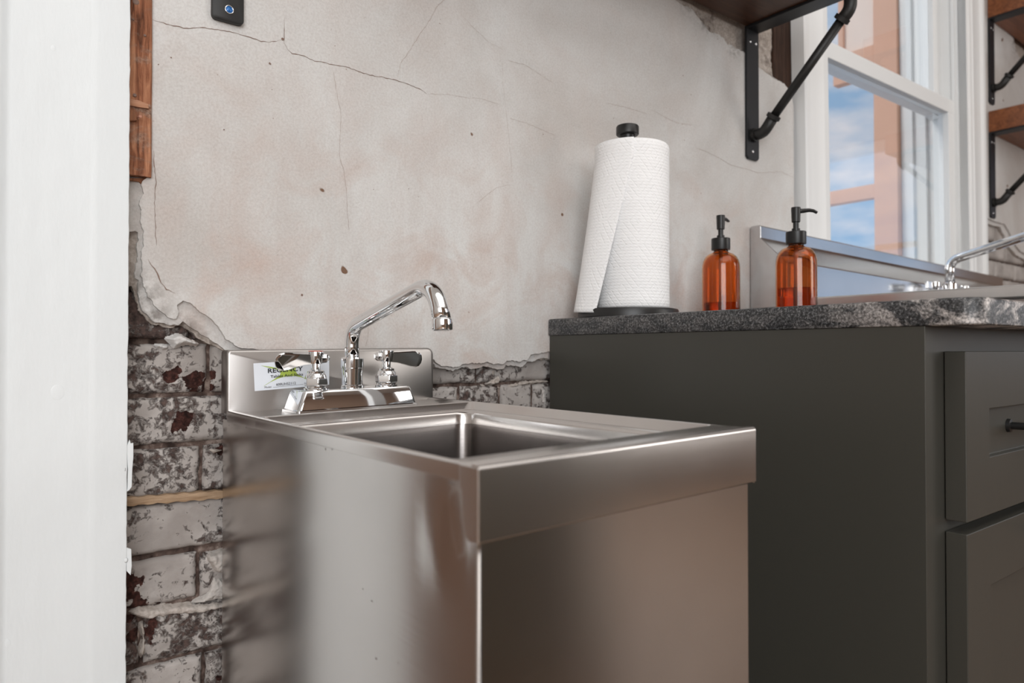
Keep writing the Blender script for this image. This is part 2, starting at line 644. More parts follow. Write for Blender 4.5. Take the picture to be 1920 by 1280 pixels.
FLOORM = m_stain('oak_floor', (0.27, 0.165, 0.105), (0.48, 0.32, 0.22), 0.45, 2.0, (0, 0, 0), (2, 16, 16))
CRACK = m_simple('crack_brown', (0.24, 0.165, 0.135), 0.95, 0, 0.1)  # brown tone of cracks, shared by pits and board knots
CRACKF = m_simple('hairline_crack', (0.42, 0.34, 0.30), 0.95, 0, 0.1)
TANW = m_paint('tan_plaster', (0.42, 0.30, 0.23), 0.8, 0.3, 12, 0.3)
PALEW = m_paint('pale_plaster', (0.62, 0.59, 0.56), 0.8, 0.3, 12, 0.3)
WHITEC = m_simple('white_ceiling', (0.74, 0.73, 0.71), 0.9)

# ================================================================== back wall (heightfield of finish coat, scratch coat and mortar)
def px_poly(pts, y=0.0):
    return [wxz(a, b, y) for a, b in pts]


EX_FIN = px_poly([(150, -400), (279.5, -400), (279.5, 332), (266, 346), (267, 362), (263, 378), (264, 409), (270, 434), (267, 456), (266, 500), (268, 519), (278, 559),
                  (295, 578), (314, 597), (333, 600), (331, 572), (343, 561), (357, 566), (370, 580), (395, 598), (412, 614), (423, 636), (451, 652), (480, 655),
                  (560, 662), (700, 672), (813, 674), (827, 686), (861, 688), (868, 682), (915, 681), (946, 684), (950, 677), (990, 676), (996, 665), (1029, 660), (1120, 668), (1300, 690),
                  (1300, 2600), (150, 2600)])
EX_BRN = px_poly([(120, 531), (240, 531), (254, 534), (259, 566), (267, 587), (289, 606), (323, 617), (345, 606), (376, 631), (407, 647), (425, 657), (480, 659),
                  (560, 666), (700, 677), (813, 679), (830, 690), (861, 692), (870, 686), (915, 685), (946, 688), (952, 681), (1000, 679), (1029, 672), (1120, 690), (1300, 700),
                  (1300, 2600), (120, 2600)])
EX_FIN2 = px_poly([(1235, -60), (1262, 0), (1300, 20), (1318, 44), (1332, 62), (1352, 68), (1368, 88), (1397, 100), (1425, 128), (1452, 148), (1470, 156), (1482, 170), (1492, 176), (1530, 120), (1530, -60)])
EX_SCR = px_poly([(200, 432), (255, 434), (263, 440), (264, 470), (262, 505), (258, 534), (262, 566), (270, 585), (292, 604), (320, 612), (344, 604), (372, 622), (400, 640), (425, 656), (400, 660), (200, 640)])
EX_STUD = px_poly([(1462, -80), (1466, 45), (1464, 100), (1467, 150), (1484, 175), (1489, 200), (1488.5, 400), (1540, 400), (1540, -80)])


def mortar_y(X, Z):
    return 0.0285 + fbm(X, Z, 110, 4, 21) * 0.0022 + fbm(X, Z, 40, 2, 5) * 0.0015


def mesh_np(name, co, faces, mat, layer, parent, mouldv=None, smooth=None):
    me = bpy.data.meshes.new(name)
    tot = np.array([len(f) for f in faces]) if isinstance(faces, list) else np.full(len(faces), faces.shape[1])
    flat_ = np.concatenate([np.asarray(f).ravel() for f in faces]) if isinstance(faces, list) else faces.ravel()
    me.vertices.add(len(co)); me.vertices.foreach_set('co', np.ascontiguousarray(co, float).ravel())
    me.loops.add(len(flat_)); me.loops.foreach_set('vertex_index', flat_.astype(np.int32))
    me.polygons.add(len(tot)); me.polygons.foreach_set('loop_start', np.concatenate([[0], np.cumsum(tot)[:-1]]).astype(np.int32)); me.polygons.foreach_set('loop_total', tot.astype(np.int32))
    me.update(calc_edges=True)
    me.polygons.foreach_set('use_smooth', np.ones(len(tot), bool))
    a = me.attributes.new('layer', 'FLOAT', 'POINT'); a.data.foreach_set('value', np.full(len(co), float(layer)))
    a = me.attributes.new('mould', 'FLOAT', 'POINT'); a.data.foreach_set('value', mouldv if mouldv is not None else np.zeros(len(co)))
    me.materials.append(mat)
    o = bpy.data.objects.new(name, me)
    link(o, parent)
    return o


def grid_mesh(name, xs, zs, fy, mat, layer, parent=None, mould=None):
    X, Z = np.meshgrid(xs, zs); Y = fy(X, Z)
    nx, nz = len(xs), len(zs)
    co = np.stack([X, Y, Z], -1).reshape(-1, 3)
    i = np.arange(nx - 1)[None, :] + np.arange(nz - 1)[:, None] * nx
    F = np.stack([i, i + 1, i + 1 + nx, i + nx], -1).reshape(-1, 4)
    return mesh_np(name, co, F, mat, layer, parent, mould(X, Z).ravel() if mould else None)


def coat(name, xs, zs, phi, fy, back, mat, layer, parent, mould=None):
    """a coat of plaster: kept where phi < 0, with a crisp broken edge reaching back to depth `back`"""
    X, Z = np.meshgrid(xs, zs)
    P = phi(X, Z)
    P = np.where(np.abs(P) < 1e-6, -1e-6, P)
    nx, nz = len(xs), len(zs)
    pts = np.stack([X, Z], -1).reshape(-1, 2); Pf = P.ravel()
    ins = P < 0
    full = ins[:-1, :-1] & ins[:-1, 1:] & ins[1:, 1:] & ins[1:, :-1]
    anyi = ins[:-1, :-1] | ins[:-1, 1:] | ins[1:, 1:] | ins[1:, :-1]
    J_, I_ = np.nonzero(full); b0 = I_ + J_ * nx
    quads = np.stack([b0, b0 + 1, b0 + 1 + nx, b0 + nx], -1)
    extra = []; emap = {}; polys = []; segs = []
    base = nx * nz

    def cut(a, b):
        k = (a, b) if a < b else (b, a)
        if k not in emap:
            t = Pf[k[0]] / (Pf[k[0]] - Pf[k[1]])
            emap[k] = base + len(extra); extra.append(pts[k[0]] * (1 - t) + pts[k[1]] * t)
        return emap[k]
    for j_, i_ in zip(*np.nonzero(anyi & ~full)):
        c = [int(i_ + j_ * nx), int(i_ + 1 + j_ * nx), int(i_ + 1 + (j_ + 1) * nx), int(i_ + (j_ + 1) * nx)]
        poly = []; cuts = []
        for k in range(4):
            a, b = c[k], c[(k + 1) % 4]
            ia, ib = Pf[a] < 0, Pf[b] < 0
            if ia: poly.append(a)
            if ia != ib:
                v = cut(a, b); poly.append(v); cuts.append((v, ia))
        if len(poly) >= 3: polys.append(poly)
        if len(cuts) == 2:
            o_, i2 = (cuts[0][0], cuts[1][0]) if cuts[0][1] else (cuts[1][0], cuts[0][0])
            segs.append((o_, i2))
    allp = np.vstack([pts, np.array(extra).reshape(-1, 2)])
    used = np.zeros(len(allp), bool); used[quads.ravel()] = True
    for p in polys: used[p] = True
    idx = -np.ones(len(allp), int); idx[used] = np.arange(used.sum())
    U = allp[used]
    Y = fy(U[:, 0], U[:, 1])
    co = np.stack([U[:, 0], Y, U[:, 1]], -1)
    faces = [list(q) for q in idx[quads]] + [[idx[v] for v in p] for p in polys]
    n0 = len(co); m = {}; add = []
    for a, b in segs:
        for v in (a, b):
            if v not in m:
                q = co[idx[v]]; m[v] = n0 + len(add)
                add.append(q); add.append((q[0], back, q[2]))
        faces.append([m[a], m[a] + 1, m[b] + 1, m[b]])
    if add: co = np.vstack([co, np.array(add)])
    return mesh_np(name, co, faces, mat, layer, parent, mould(co[:, 0], co[:, 2]).ravel() if mould else None)


def und(X, Z): return fbm(X, Z, 3.5, 2, 7) * 0.0010


def build_wall(nm, xs, zs, mx, mz, fin, brn, fin2=None, stud=None, scr=None, mould=None, yk=1.0):
    NEG = lambda X: np.full(X.shape, -1.0)
    S = lambda X, Z, p: sdist(X, Z, p) if p is not None else NEG(X)
    f0 = lambda X, Z: np.maximum(S(X, Z, fin), S(X, Z, fin2)) + fbm(X, Z, 75, 5, 3) * 0.0034 + fbm(X, Z, 300, 2, 8) * 0.0009
    st = lambda X, Z: S(X, Z, stud) + fbm(X, Z, 80, 3, 4) * 0.0015
    phiF = lambda X, Z: np.maximum(f0(X, Z), st(X, Z))
    phiG = lambda X, Z: np.maximum(np.minimum(f0(X, Z) - 0.0065 - fbm(X, Z, 42, 4, 29) * 0.0085, np.maximum(np.maximum(S(X, Z, scr), S(X, Z, brn)), S(X, Z, fin2)) + fbm(X, Z, 90, 4, 31) * 0.003 + .001), st(X, Z))
    phiH = lambda X, Z: np.maximum(S(X, Z, brn) + fbm(X, Z, 95, 5, 11) * 0.0042, st(X, Z))
    w = grid_mesh(nm, mx, mz, mortar_y, PLASTER, 2.0, None, mould)
    tag(w, kind='structure')
    coat('finish_plaster', xs, zs, phiF, und, 0.0085, PLASTER, 0.0, w, mould)
    coat('second_coat', xs, zs, phiG, lambda X, Z: 0.0058 + np.clip(f0(X, Z), 0, .03) * 0.16 + fbm(X, Z, 34, 4, 51) * 0.0018, 0.0150, PLASTER, 0.0, w, mould)
    coat('scratch_coat', xs, zs, phiH, lambda X, Z: 0.0118 + np.clip(f0(X, Z), 0, .04) * 0.12 + fbm(X, Z, 60, 5, 61) * 0.0040, 0.0300, PLASTER, 1.0, w, mould)
    return w


def axis(*segs):
    out = []
    for a, b, d in segs:
        out += list(np.arange(a, b - d * 0.3, d))
    out.append(segs[-1][1])
    return np.array(out)


def gauss(X, Z, pts):
    v = np.zeros_like(X)
    for px, py, r, k in pts:
        x, z = wxz(px, py)
        v = np.maximum(v, k * np.exp(-((X - x) ** 2 + (Z - z) ** 2) / r ** 2))
    return v


def mould_back(X, Z):
    return gauss(X, Z, [(1322, 36, .022, 1), (1340, 50, .016, 1), (1345, 30, .02, .8), (1290, 14, .02, .6), (1375, 92, .02, .7), (1440, 80, .03, .55), (1450, 115, .025, .7), (1470, 60, .02, .8), (1455, 140, .02, .6),
                        (255, 560, .03, .75), (270, 610, .03, .9), (310, 625, .02, .9), (380, 640, .012, .8), (250, 590, .03, .7), (345, 625, .02, .9)])


wall_back = build_wall('wall_back', axis((-0.135, 0.03, 0.0013), (0.03, 0.30, 0.006), (0.30, 0.585, 0.002), (0.585, 1.0, 0.02), (1.0, 1.3766, 0.0025)),
                       axis((0.78, 0.87, 0.0020), (0.87, 1.065, 0.0013), (1.065, 1.50, 0.015), (1.50, 1.80, 0.0025), (1.80, 3.0, 0.04)),
                       axis((-0.135, 0.10, 0.0030), (0.10, 1.3766, 0.006)), axis((0.0, 0.38, 0.02), (0.38, 1.0, 0.003), (1.0, 3.0, 0.05)),
                       EX_FIN, EX_BRN, EX_FIN2, EX_STUD, EX_SCR, mould_back)

# ---- bricks: each its own mesh, child of the wall
CHIPS = [(326, 703, .010), (349, 706, .007), (372, 716, .014), (385, 728, .010), (341, 790, .011), (332, 802, .008), (352, 778, .006), (398, 700, .006), (262, 1150, .02), (260, 1190, .02), (425, 1262, .012), (245, 1105, .02), (413, 845, .008)]
CHIPW = [(*wxz(a, b, .02), r) for a, b, r in CHIPS]


def make_brick(x0, x1, z0, z1, seed, yf=0.020, res=0.0036, depth=0.055, parent=None, skew=0.0):
    rnd = random.Random(seed)
    yf += rnd.uniform(-0.0018, 0.0018)
    nx = max(4, int((x1 - x0) / res)); nz_ = max(4, int((z1 - z0) / res))
    u = np.linspace(0, 1, nx + 1); v = np.linspace(0, 1, nz_ + 1)
    UU, VV = np.meshgrid(u, v)
    X = x0 + UU * (x1 - x0); Z = z0 + VV * (z1 - z0) + skew * (X - x0)
    e = np.minimum(np.minimum(X - x0, x1 - X), np.minimum((VV) * (z1 - z0), (1 - VV) * (z1 - z0)))
    # irregular outline
    wob = 0.0018
    cxm, czm = (x0 + x1) / 2, (z0 + z1) / 2
    ex = np.clip(1 - (np.minimum(X - x0, x1 - X)) / 0.012, 0, 1); ez = np.clip(1 - np.minimum(VV, 1 - VV) * (z1 - z0) / 0.012, 0, 1)
    X2 = X + ex * fbm(X + seed, Z, 70, 3, seed) * wob
    Z2 = Z + ez * fbm(X, Z + seed, 70, 3, seed + 5) * wob
    Y = yf + fbm(X, Z, 28, 4, seed) * 0.0016 + fbm(X, Z, 120, 2, seed + 9) * 0.0006
    ee = e + fbm(X, Z, 90, 3, seed + 2) * 0.0025
    Y = Y + 0.006 * (1 - sstep(-0.001, 0.0045, ee))
    chip = np.zeros_like(X)
    for cx, cz, r in CHIPW:
        d = np.sqrt((X - cx) ** 2 + (Z - cz) ** 2)
        chip = np.maximum(chip, np.clip(1 - (d / r * 0.8) ** 2 + 1.1 * fbm(X, Z, 110, 4, 77) * (d < 1.7 * r), 0, 1) * (d < 1.9 * r))
    Y = Y + 0.0028 * sstep(0.1, 0.5, chip + fbm(X, Z, 120, 2, 4) * 0.2)
    pts = np.stack([X2, Y, Z2], -1).reshape(-1, 3)
    nxx = nx + 1
    idx = np.arange(nx)[None, :] + np.arange(nz_)[:, None] * nxx
    F = np.stack([idx, idx + 1, idx + 1 + nxx, idx + nxx], -1).reshape(-1, 4).tolist()
    border = list(range(nx + 1)) + [nx + k * nxx for k in range(1, nz_ + 1)] + [nz_ * nxx + k for k in range(nx - 1, -1, -1)] + [k * nxx for k in range(nz_ - 1, 0, -1)]
    base = len(pts)
    back = pts[border].copy(); back[:, 1] = yf + depth
    pts = np.vstack([pts, back])
    m = len(border)
    for k in range(m):
        a, b = border[k], border[(k + 1) % m]
        F.append([b, a, base + k, base + (k + 1) % m])
    F.append([base + k for k in range(m)])
    me = bpy.data.meshes.new('brick')
    me.from_pydata(pts.tolist(), [], F)
    at = me.attributes.new('chip', 'FLOAT', 'POINT')
    at.data.foreach_set('value', np.concatenate([chip.ravel(), np.zeros(m)]))
    st_ = me.attributes.new('soot_tone', 'FLOAT', 'POINT')
    sv = np.clip((pts[:, 2] - 0.868) / 0.006, 0, 1) * (pts[:, 0] < 0.02) + np.clip(1 - (pts[:, 0] + 0.112) / 0.035, 0, 1) * 0.45  # sooty top course; bricks also darken towards the door casing
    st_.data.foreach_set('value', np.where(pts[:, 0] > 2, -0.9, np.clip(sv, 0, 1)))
    for p in me.polygons: p.use_smooth = True
    try: me.set_sharp_from_angle(angle=math.radians(60))
    except Exception: pass
    me.materials.append(BRICK)
    o = bpy.data.objects.new('brick', me)
    link(o, parent)
    return o


J = 0.0055
courses = {  # (z0, z1): joints along x
    (0.937, 1.000): [-0.20, -0.085, -0.02],
    (0.8735, 0.932): [-0.235, -0.0315, 0.075],
    (0.8045, 0.8665): [-0.214, -0.008, 0.200, 0.423, 0.632],
    (0.7400, 0.7985): [-0.165, 0.035, 0.145, 0.262, 0.388, 0.472, 0.545, 0.640],
    (0.6745, 0.7340): [-0.222, -0.0165, 0.190, 0.395, 0.60],
    (0.6030, 0.6640): [-0.165, 0.042, 0.250, 0.455, 0.64],
    (0.5370, 0.5950): [-0.222, -0.0195, 0.19, 0.395, 0.60],
    (0.4690, 0.5300): [-0.285, -0.0865, 0.118, 0.325, 0.53],
    (0.4010, 0.4620): [-0.222, -0.012, 0.19, 0.395, 0.60],
    (0.3330, 0.3940): [-0.165, 0.042, 0.250, 0.455],
    (0.2650, 0.3260): [-0.222, -0.0165, 0.190, 0.395],
    (0.1970, 0.2580): [-0.165, 0.042, 0.250, 0.455],
}
sd = 10
for (z0, z1), js in courses.items():
    for a, b in zip(js, js[1:]):
        sd += 1
        res = 0.0032 if b < 0.06 else 0.0045
        if z1 < 0.42: res = 0.008
        make_brick(a + J / 2, b - J / 2, z0, z1, sd, parent=wall_back, res=res, skew=(0.010 if (a < -0.1 and z1 < .70) else 0.0))

# mortar lumps and torn plaster pieces: small rough patches with their own relief
def blob(name, pts, y0, thick, mat, parent, seed=0, layer=0.0):
    P = np.array(pts)
    d = 0.0009
    xs = np.arange(P[:, 0].min() - d, P[:, 0].max() + d, d); zs = np.arange(P[:, 1].min() - d, P[:, 1].max() + d, d)
    X, Z = np.meshgrid(xs, zs)
    D = sdist(X, Z, pts) + fbm(X, Z, 130, 3, seed) * 0.0022
    Y = y0 + thick * (1 - sstep(-0.001, 0.0045, D)) - 0.002 * sstep(0.002, 0.012, D) + fbm(X, Z, 150, 4, seed + 3) * 0.0028 + fbm(X, Z, 50, 2, seed + 8) * 0.0030
    keep = D > -0.0012
    idx = -np.ones(X.shape, int); idx[keep] = np.arange(keep.sum())
    F = []
    for j in range(len(zs) - 1):
        for i in range(len(xs) - 1):
            q = (idx[j, i], idx[j, i + 1], idx[j + 1, i + 1], idx[j + 1, i])
            if min(q) >= 0: F.append([int(t) for t in q])
    if not F: return None
    V = np.stack([X[keep], Y[keep], Z[keep]], -1)
    me = bpy.data.meshes.new(name); me.from_pydata(V.tolist(), [], F)
    a = me.attributes.new('layer', 'FLOAT', 'POINT'); a.data.foreach_set('value', np.full(len(V), layer))
    for p in me.polygons: p.use_smooth = True
    me.materials.append(mat)
    o = bpy.data.objects.new(name, me); link(o, parent)
    return o


blob('plaster_flake', px_poly([(316, 634), (326, 628), (336, 624), (346, 625), (357, 632), (368, 639), (381, 644), (374, 648), (362, 647), (350, 646), (338, 650), (332, 652), (322, 641)]), 0.006, 0.014, PLASTER, wall_back, 3)
blob('plaster_flake', px_poly([(297, 646), (310, 645), (324, 649), (322, 654), (312, 656), (302, 650)]), 0.012, 0.010, PLASTER, wall_back, 5)
blob('mortar_lump', px_poly([(389, 841), (400, 838), (413, 839), (424, 842), (425, 848), (412, 852), (400, 853), (392, 849)], .015), 0.014, 0.014, PLASTER, wall_back, 8, 0.9)
blob('mortar_lump', px_poly([(388, 1044), (402, 1036), (427, 1031), (428, 1060), (427, 1078), (414, 1078), (404, 1073), (396, 1062)], .012), 0.012, 0.018, PLASTER, wall_back, 9, 0.5)
blob('mortar_lump', px_poly([(400, 1078), (418, 1082), (427, 1098), (428, 1130), (404, 1131), (372, 1138), (352, 1138), (378, 1122), (392, 1104)], .014), 0.016, 0.016, PLASTER, wall_back, 12, 0.45)
blob('mortar_lump', px_poly([(243, 1152), (262, 1138), (300, 1140), (352, 1134), (428, 1128), (429, 1140), (380, 1152), (320, 1158), (285, 1166), (262, 1160)], .014), 0.015, 0.014, PLASTER, wall_back, 14, 0.6)
blob('mortar_lump', px_poly([(262, 1170), (272, 1168), (276, 1190), (278, 1215), (268, 1238), (258, 1225), (266, 1200)], .018), 0.018, 0.012, PLASTER, wall_back, 15, 0.9)
blob('mortar_lump', px_poly([(917, 690), (926, 688), (936, 697), (940, 712), (936, 722), (924, 724), (914, 720), (919, 706)], .02), 0.019, 0.012, PLASTER, wall_back, 16, 0.9)
blob('mortar_lump', px_poly([(905, 722), (940, 726), (955, 722), (985, 716), (1010, 712), (1029, 712), (1029, 717), (1005, 719), (975, 723), (950, 729), (915, 727)], .02), 0.017, 0.010, PLASTER, wall_back, 17, 0.9)
blob('mortar_lump', px_poly([(1012, 724), (1022, 722), (1028, 735), (1027, 768), (1016, 770), (1012, 750)], .02), 0.020, 0.010, PLASTER, wall_back, 18, 0.4)

# thin pale lath laid in the joint
bm = bmesh.new()
pl = [on_y(238, 941, .010), on_y(432, 926, .010)]
x0, x1 = -0.125, pl[1].x
def lz(x): return pl[0].z + (pl[1].z - pl[0].z) * (x - pl[0].x) / (pl[1].x - pl[0].x)
N = 26
rows = []
for i in range(N + 1):
    x = x0 + (x1 - x0) * i / N
    w = 0.0052 + 0.0009 * math.sin(i * 1.7)
    yy = 0.0125 + 0.0010 * math.sin(i * .9)
    rows.append([bm.verts.new((x, yy, lz(x) - w)), bm.verts.new((x, yy, lz(x) + w * .9)), bm.verts.new((x, .05, lz(x) + w * .9)), bm.verts.new((x, .05, lz(x) - w))])
for a, b in zip(rows, rows[1:]):
    for k in range(4): bm.faces.new((a[k], a[(k + 1) % 4], b[(k + 1) % 4], b[k]))
bm.faces.new(rows[0]); bm.faces.new(rows[-1])
bmesh.ops.recalc_face_normals(bm, faces=bm.faces)
obj('wooden_lath', bm, LATHW, wall_back)

# ---- cracks: thin ribbons following the plaster
def und_y(x, z):
    return float(fbm(np.array([x]), np.array([z]), 3.5, 2, 7)[0]) * 0.0010


def crack(pts, w=0.0007, seed=0, mat=None, jit=0.0011):
    rnd = random.Random(seed)
    P = [wxz(a, b) for a, b in pts]
    Q = []
    for (a, b) in zip(P, P[1:]):
        L = math.dist(a, b); n = max(1, int(L / 0.0035))
        for i in range(n):
            t = i / n
            Q.append((a[0] + (b[0] - a[0]) * t + rnd.uniform(-1, 1) * jit * .6, a[1] + (b[1] - a[1]) * t + rnd.uniform(-1, 1) * jit * .6))
    Q.append(P[-1])
    bm = bmesh.new(); prev = None
    for i, q in enumerate(Q):
        p = Q[max(i - 1, 0)]; r = Q[min(i + 1, len(Q) - 1)]
        dx, dz = r[0] - p[0], r[1] - p[1]; L = math.hypot(dx, dz) + 1e-9
        ww = w * 0.72 * rnd.uniform(0.3, 1.2) * min(1, (min(i, len(Q) - 1 - i) + .6) / 4) * .5
        nx_, nz_ = -dz / L * ww, dx / L * ww
        y = und_y(*q) - 0.0005
        cur = (bm.verts.new((q[0] + nx_, y, q[1] + nz_)), bm.verts.new((q[0] - nx_, y, q[1] - nz_)))
        if prev: bm.faces.new((prev[0], cur[0], cur[1], prev[1]))
        prev = cur
    return obj('plaster_crack', bm, mat or CRACK, wall_back)


crack([(284, 36), (300, 41), (330, 49), (350, 53), (380, 51), (430, 59), (460, 67), (490, 77), (505, 79), (527, 75)], .0013, 1)
crack([(533, 33), (533, 50), (533, 72), (532, 82)], .0016, 2, jit=.0003)
crack([(533, 80), (540, 93), (548, 100), (565, 103), (590, 114), (625, 121), (650, 126), (690, 140), (730, 147), (760, 156), (790, 168), (800, 176)], .0014, 3)
crack([(800, 176), (840, 177), (880, 184), (900, 184), (942, 198)], .0005, 4, CRACKF)
crack([(745, 148), (750, 120), (768, 95), (790, 60), (808, 35), (818, 14), (833, 0), (850, -16)], .0007, 5, CRACKF)
crack([(623, 122), (627, 145), (632, 180), (639, 210), (638, 250), (636, 290), (644, 320), (650, 360), (651, 400), (655, 440)], .0007, 6, CRACKF)
crack([(288, 280), (290, 310), (292, 340), (290, 380), (291, 420), (293, 460)], .0011, 7)
crack([(278, 487), (295, 512), (303, 530), (312, 542), (329, 550)], .0020, 8)
crack([(950, 113), (985, 122), (1010, 138), (1040, 158)], .0006, 9, CRACKF)
crack([(950, 220), (990, 232), (1020, 245), (1048, 257)], .0006, 10, CRACKF)
crack([(1135, 193), (1165, 199), (1215, 214)], .0008, 11, CRACKF)
crack([(1220, 205), (1250, 222), (1270, 231), (1300, 235)], .0008, 12, CRACKF)
crack([(1302, 276), (1325, 285), (1350, 297), (1370, 310), (1400, 317), (1420, 324), (1465, 322), (1487, 333)], .0010, 13, CRACKF)
crack([(942, 110), (943, 160), (950, 220), (958, 300), (960, 345)], .0005, 14, CRACKF)
crack([(960, 345), (930, 352), (905, 372), (890, 382)], .0006, 15, CRACKF)
crack([(1090, 240), (1075, 235), (1060, 232)], .0005, 16, CRACKF)
crack([(680, 660), (688, 640), (690, 622), (692, 600)], .0006, 17, CRACKF)
crack([(858, 20), (885, 50), (915, 78), (945, 95)], .0005, 18, CRACKF)
# small pits in the plaster
for i, (a, b, r) in enumerate([(530, 73, .0032), (566, 553, .0030), (506, 119, .0026), (420, 243, .0017), (321, 108, .0016), (297, 121, .0012), (1074, 171, .0012), (1144, 62, .0012), (1150, 222, .0014), (700, 355, .001), (766, 354, .0012), (1018, 252, .0016), (510, 168, .001), (512, 222, .0009), (1295, 178, .0018), (784, 369, .001), (1280, 142, .0022)]):
    x, z = wxz(a, b)
    rnd = random.Random(i); r *= .72
    bm = bmesh.new()
    vs = [bm.verts.new((x + r * rnd.uniform(.6, 1.1) * math.cos(t * PI / 4), und_y(x, z) - .0006, z + r * rnd.uniform(.6, 1.1) * math.sin(t * PI / 4))) for t in range(8)]
    bm.faces.new(vs)
    obj('plaster_pit', bm, CRACK, wall_back)

# ---- wall right of the window
EXR_F = px_poly([(1845, 405), (1862, 414), (1884, 420), (1893, 436), (1900, 452), (1912, 470), (1940, 486), (1990, 500), (2400, 560), (2400, 1400), (1700, 1400), (1700, 500), (1850, 500)])
EXR_B = px_poly([(1845, 412), (1862, 421), (1880, 425), (1888, 440), (1896, 460), (1910, 478), (1940, 494), (1990, 508), (2400, 565), (2400, 1400), (1700, 1400), (1700, 500), (1850, 500)])
EXR_2 = px_poly([(1898, 60), (1905, 95), (1925, 130), (1990, 120), (1990, 20), (1900, 20)])
wr = build_wall('wall_back_far', axis((2.54, 3.3, 0.005), (3.3, 5.2, 0.06)), axis((0.90, 1.45, 0.005), (1.45, 1.9, 0.012), (1.9, 2.2, 0.006), (2.2, 3.0, 0.05)),
                axis((2.54, 3.3, 0.01), (3.3, 5.2, 0.06)), axis((0.0, 3.0, 0.02),), EXR_F, EXR_B, EXR_2, None, None, lambda X, Z: gauss(X, Z, [(1905, 80, .05, .7), (1868, 500, .03, .6)]))
sd = 200
for k in range(5):
    z0 = 1.0 + k * 0.0655
    off = (k % 2) * 0.1
    for q in range(3):
        a = 2.555 + q * 0.205 - off
        sd += 1
        make_brick(max(a, 2.556) + J / 2, a + 0.205 - J / 2, z0, z0 + 0.058, sd, yf=0.019, parent=wr, res=0.007)
# strips of wall under and over the window
for nm, a in (('wall_back_low', (1.3766, 2.54, 0.0, 0.12, 0.0, 1.10)), ('wall_back_high', (1.3766, 2.54, 0.0, 0.12, 2.62, 3.0))):
    o = obj(nm, boxbm(*a), PALEW); tag(o, kind='structure')

# dark stud beside the window casing
o = obj('window_stud', boxbm(1.296, 1.380, 0.0105, 0.06, 0.95, 2.9), DARKW, None, bevel=.001)
tag(o, 'dark old wooden stud showing in the gap left of the white window casing', 'wood stud')

# ---- red-brown board at the left
bd = thing('wall_board', 'rough red-brown wooden board set in the wall beside the white door casing', 'board', (-0.104, 0, 1.07))
bm = bmesh.new()
N = 90
rows = []
for i in range(N + 1):
    z = 1.02 * i / N
    xr = 0.0200 + 0.0006 * float(vnoise(np.array([z * 60]), np.array([0.5]))[0]) + 0.0008 * float(vnoise(np.array([z * 13]), np.array([2.5]))[0])
    yy = -0.0035 - 0.002 * float(vnoise(np.array([z * 40]), np.array([3.5]))[0]) * (1 if (z > .03) else 2)
    row = [bm.verts.new((-0.021, yy, z)), bm.verts.new((0.002, yy - .0006 * math.sin(i * 1.1), z)), bm.verts.new((xr - .0018, yy, z)), bm.verts.new((xr, yy + .0018, z)), bm.verts.new((xr, 0.035, z)), bm.verts.new((-0.021, 0.035, z))]
    rows.append(row)
for a, b in zip(rows, rows[1:]):
    for k in range(6): bm.faces.new((a[k], a[(k + 1) % 6], b[(k + 1) % 6], b[k]))
bm.faces.new(rows[0]); bm.faces.new(rows[-1])
bmesh.ops.recalc_face_normals(bm, faces=bm.faces)
obj('board', bm, BOARDW, bd, auto=40)


def local(p, o):
    return (p[0] - o.location[0], p[1] - o.location[1], p[2] - o.location[2])


def bd_xz(px, py):
    q = on_y(px, py, -.006); return (q.x + 0.104, q.z - 1.07)


pp = [bd_xz(*p) for p in ((243, 187), (258, 189), (277, 196), (278, 204), (262, 202), (243, 198))]
obj('wood_chip', prism(bmesh.new(), pp, lambda u, v: (u, -.0085, v), lambda u, v: (u, -.003, v)), m_stain('fresh_split_wood', (.42, .20, .11), (.62, .36, .24), .8, 5, (0, 0, 0), (3, 20, 60), .2, .4), bd)
pp = [bd_xz(*p) for p in ((236, 208), (250, 209), (255, 218), (255, 228), (236, 228))]
obj('wood_block', prism(bmesh.new(), pp, lambda u, v: (u, -.0115, v), lambda u, v: (u, -.003, v)), STUDW, bd, bevel=.0006)
a, b = bd_xz(260, 222)
obj('nail', sweep(bmesh.new(), [(a, -.016, b), (a, -.014, b), (a - .001, -.0138, b), (a - .003, -.003, b)], [.0016, .0016, .0009, .0009], 10), m_simple('rusty_nail', (.45, .22, .15), .6, .3), bd)
for (u, v, r) in ((255, 3, .004), (250, 36, .0013), (272, 66, .0016), (253, 178, .0022)):
    a, b = bd_xz(u, v)
    obj('knot', lathe(bmesh.new(), [(0, .0004), (r * .7, .0008), (r, 0)], n=12), CRACK, bd)
    k = [c for c in bd.children if c.name.startswith('knot')][-1]
    k.location = (a, -.0052, b); k.rotation_euler = (PI / 2, 0, 0)
# broken end below the board
pp = [bd_xz(*p) for p in ((240, 331), (279, 331), (276, 341), (268, 343), (264, 338), (240, 334))]
obj('broken_end', prism(bmesh.new(), pp, lambda u, v: (u, .003, v), lambda u, v: (u, .026, v)), STUDW, bd, bevel=.0005)

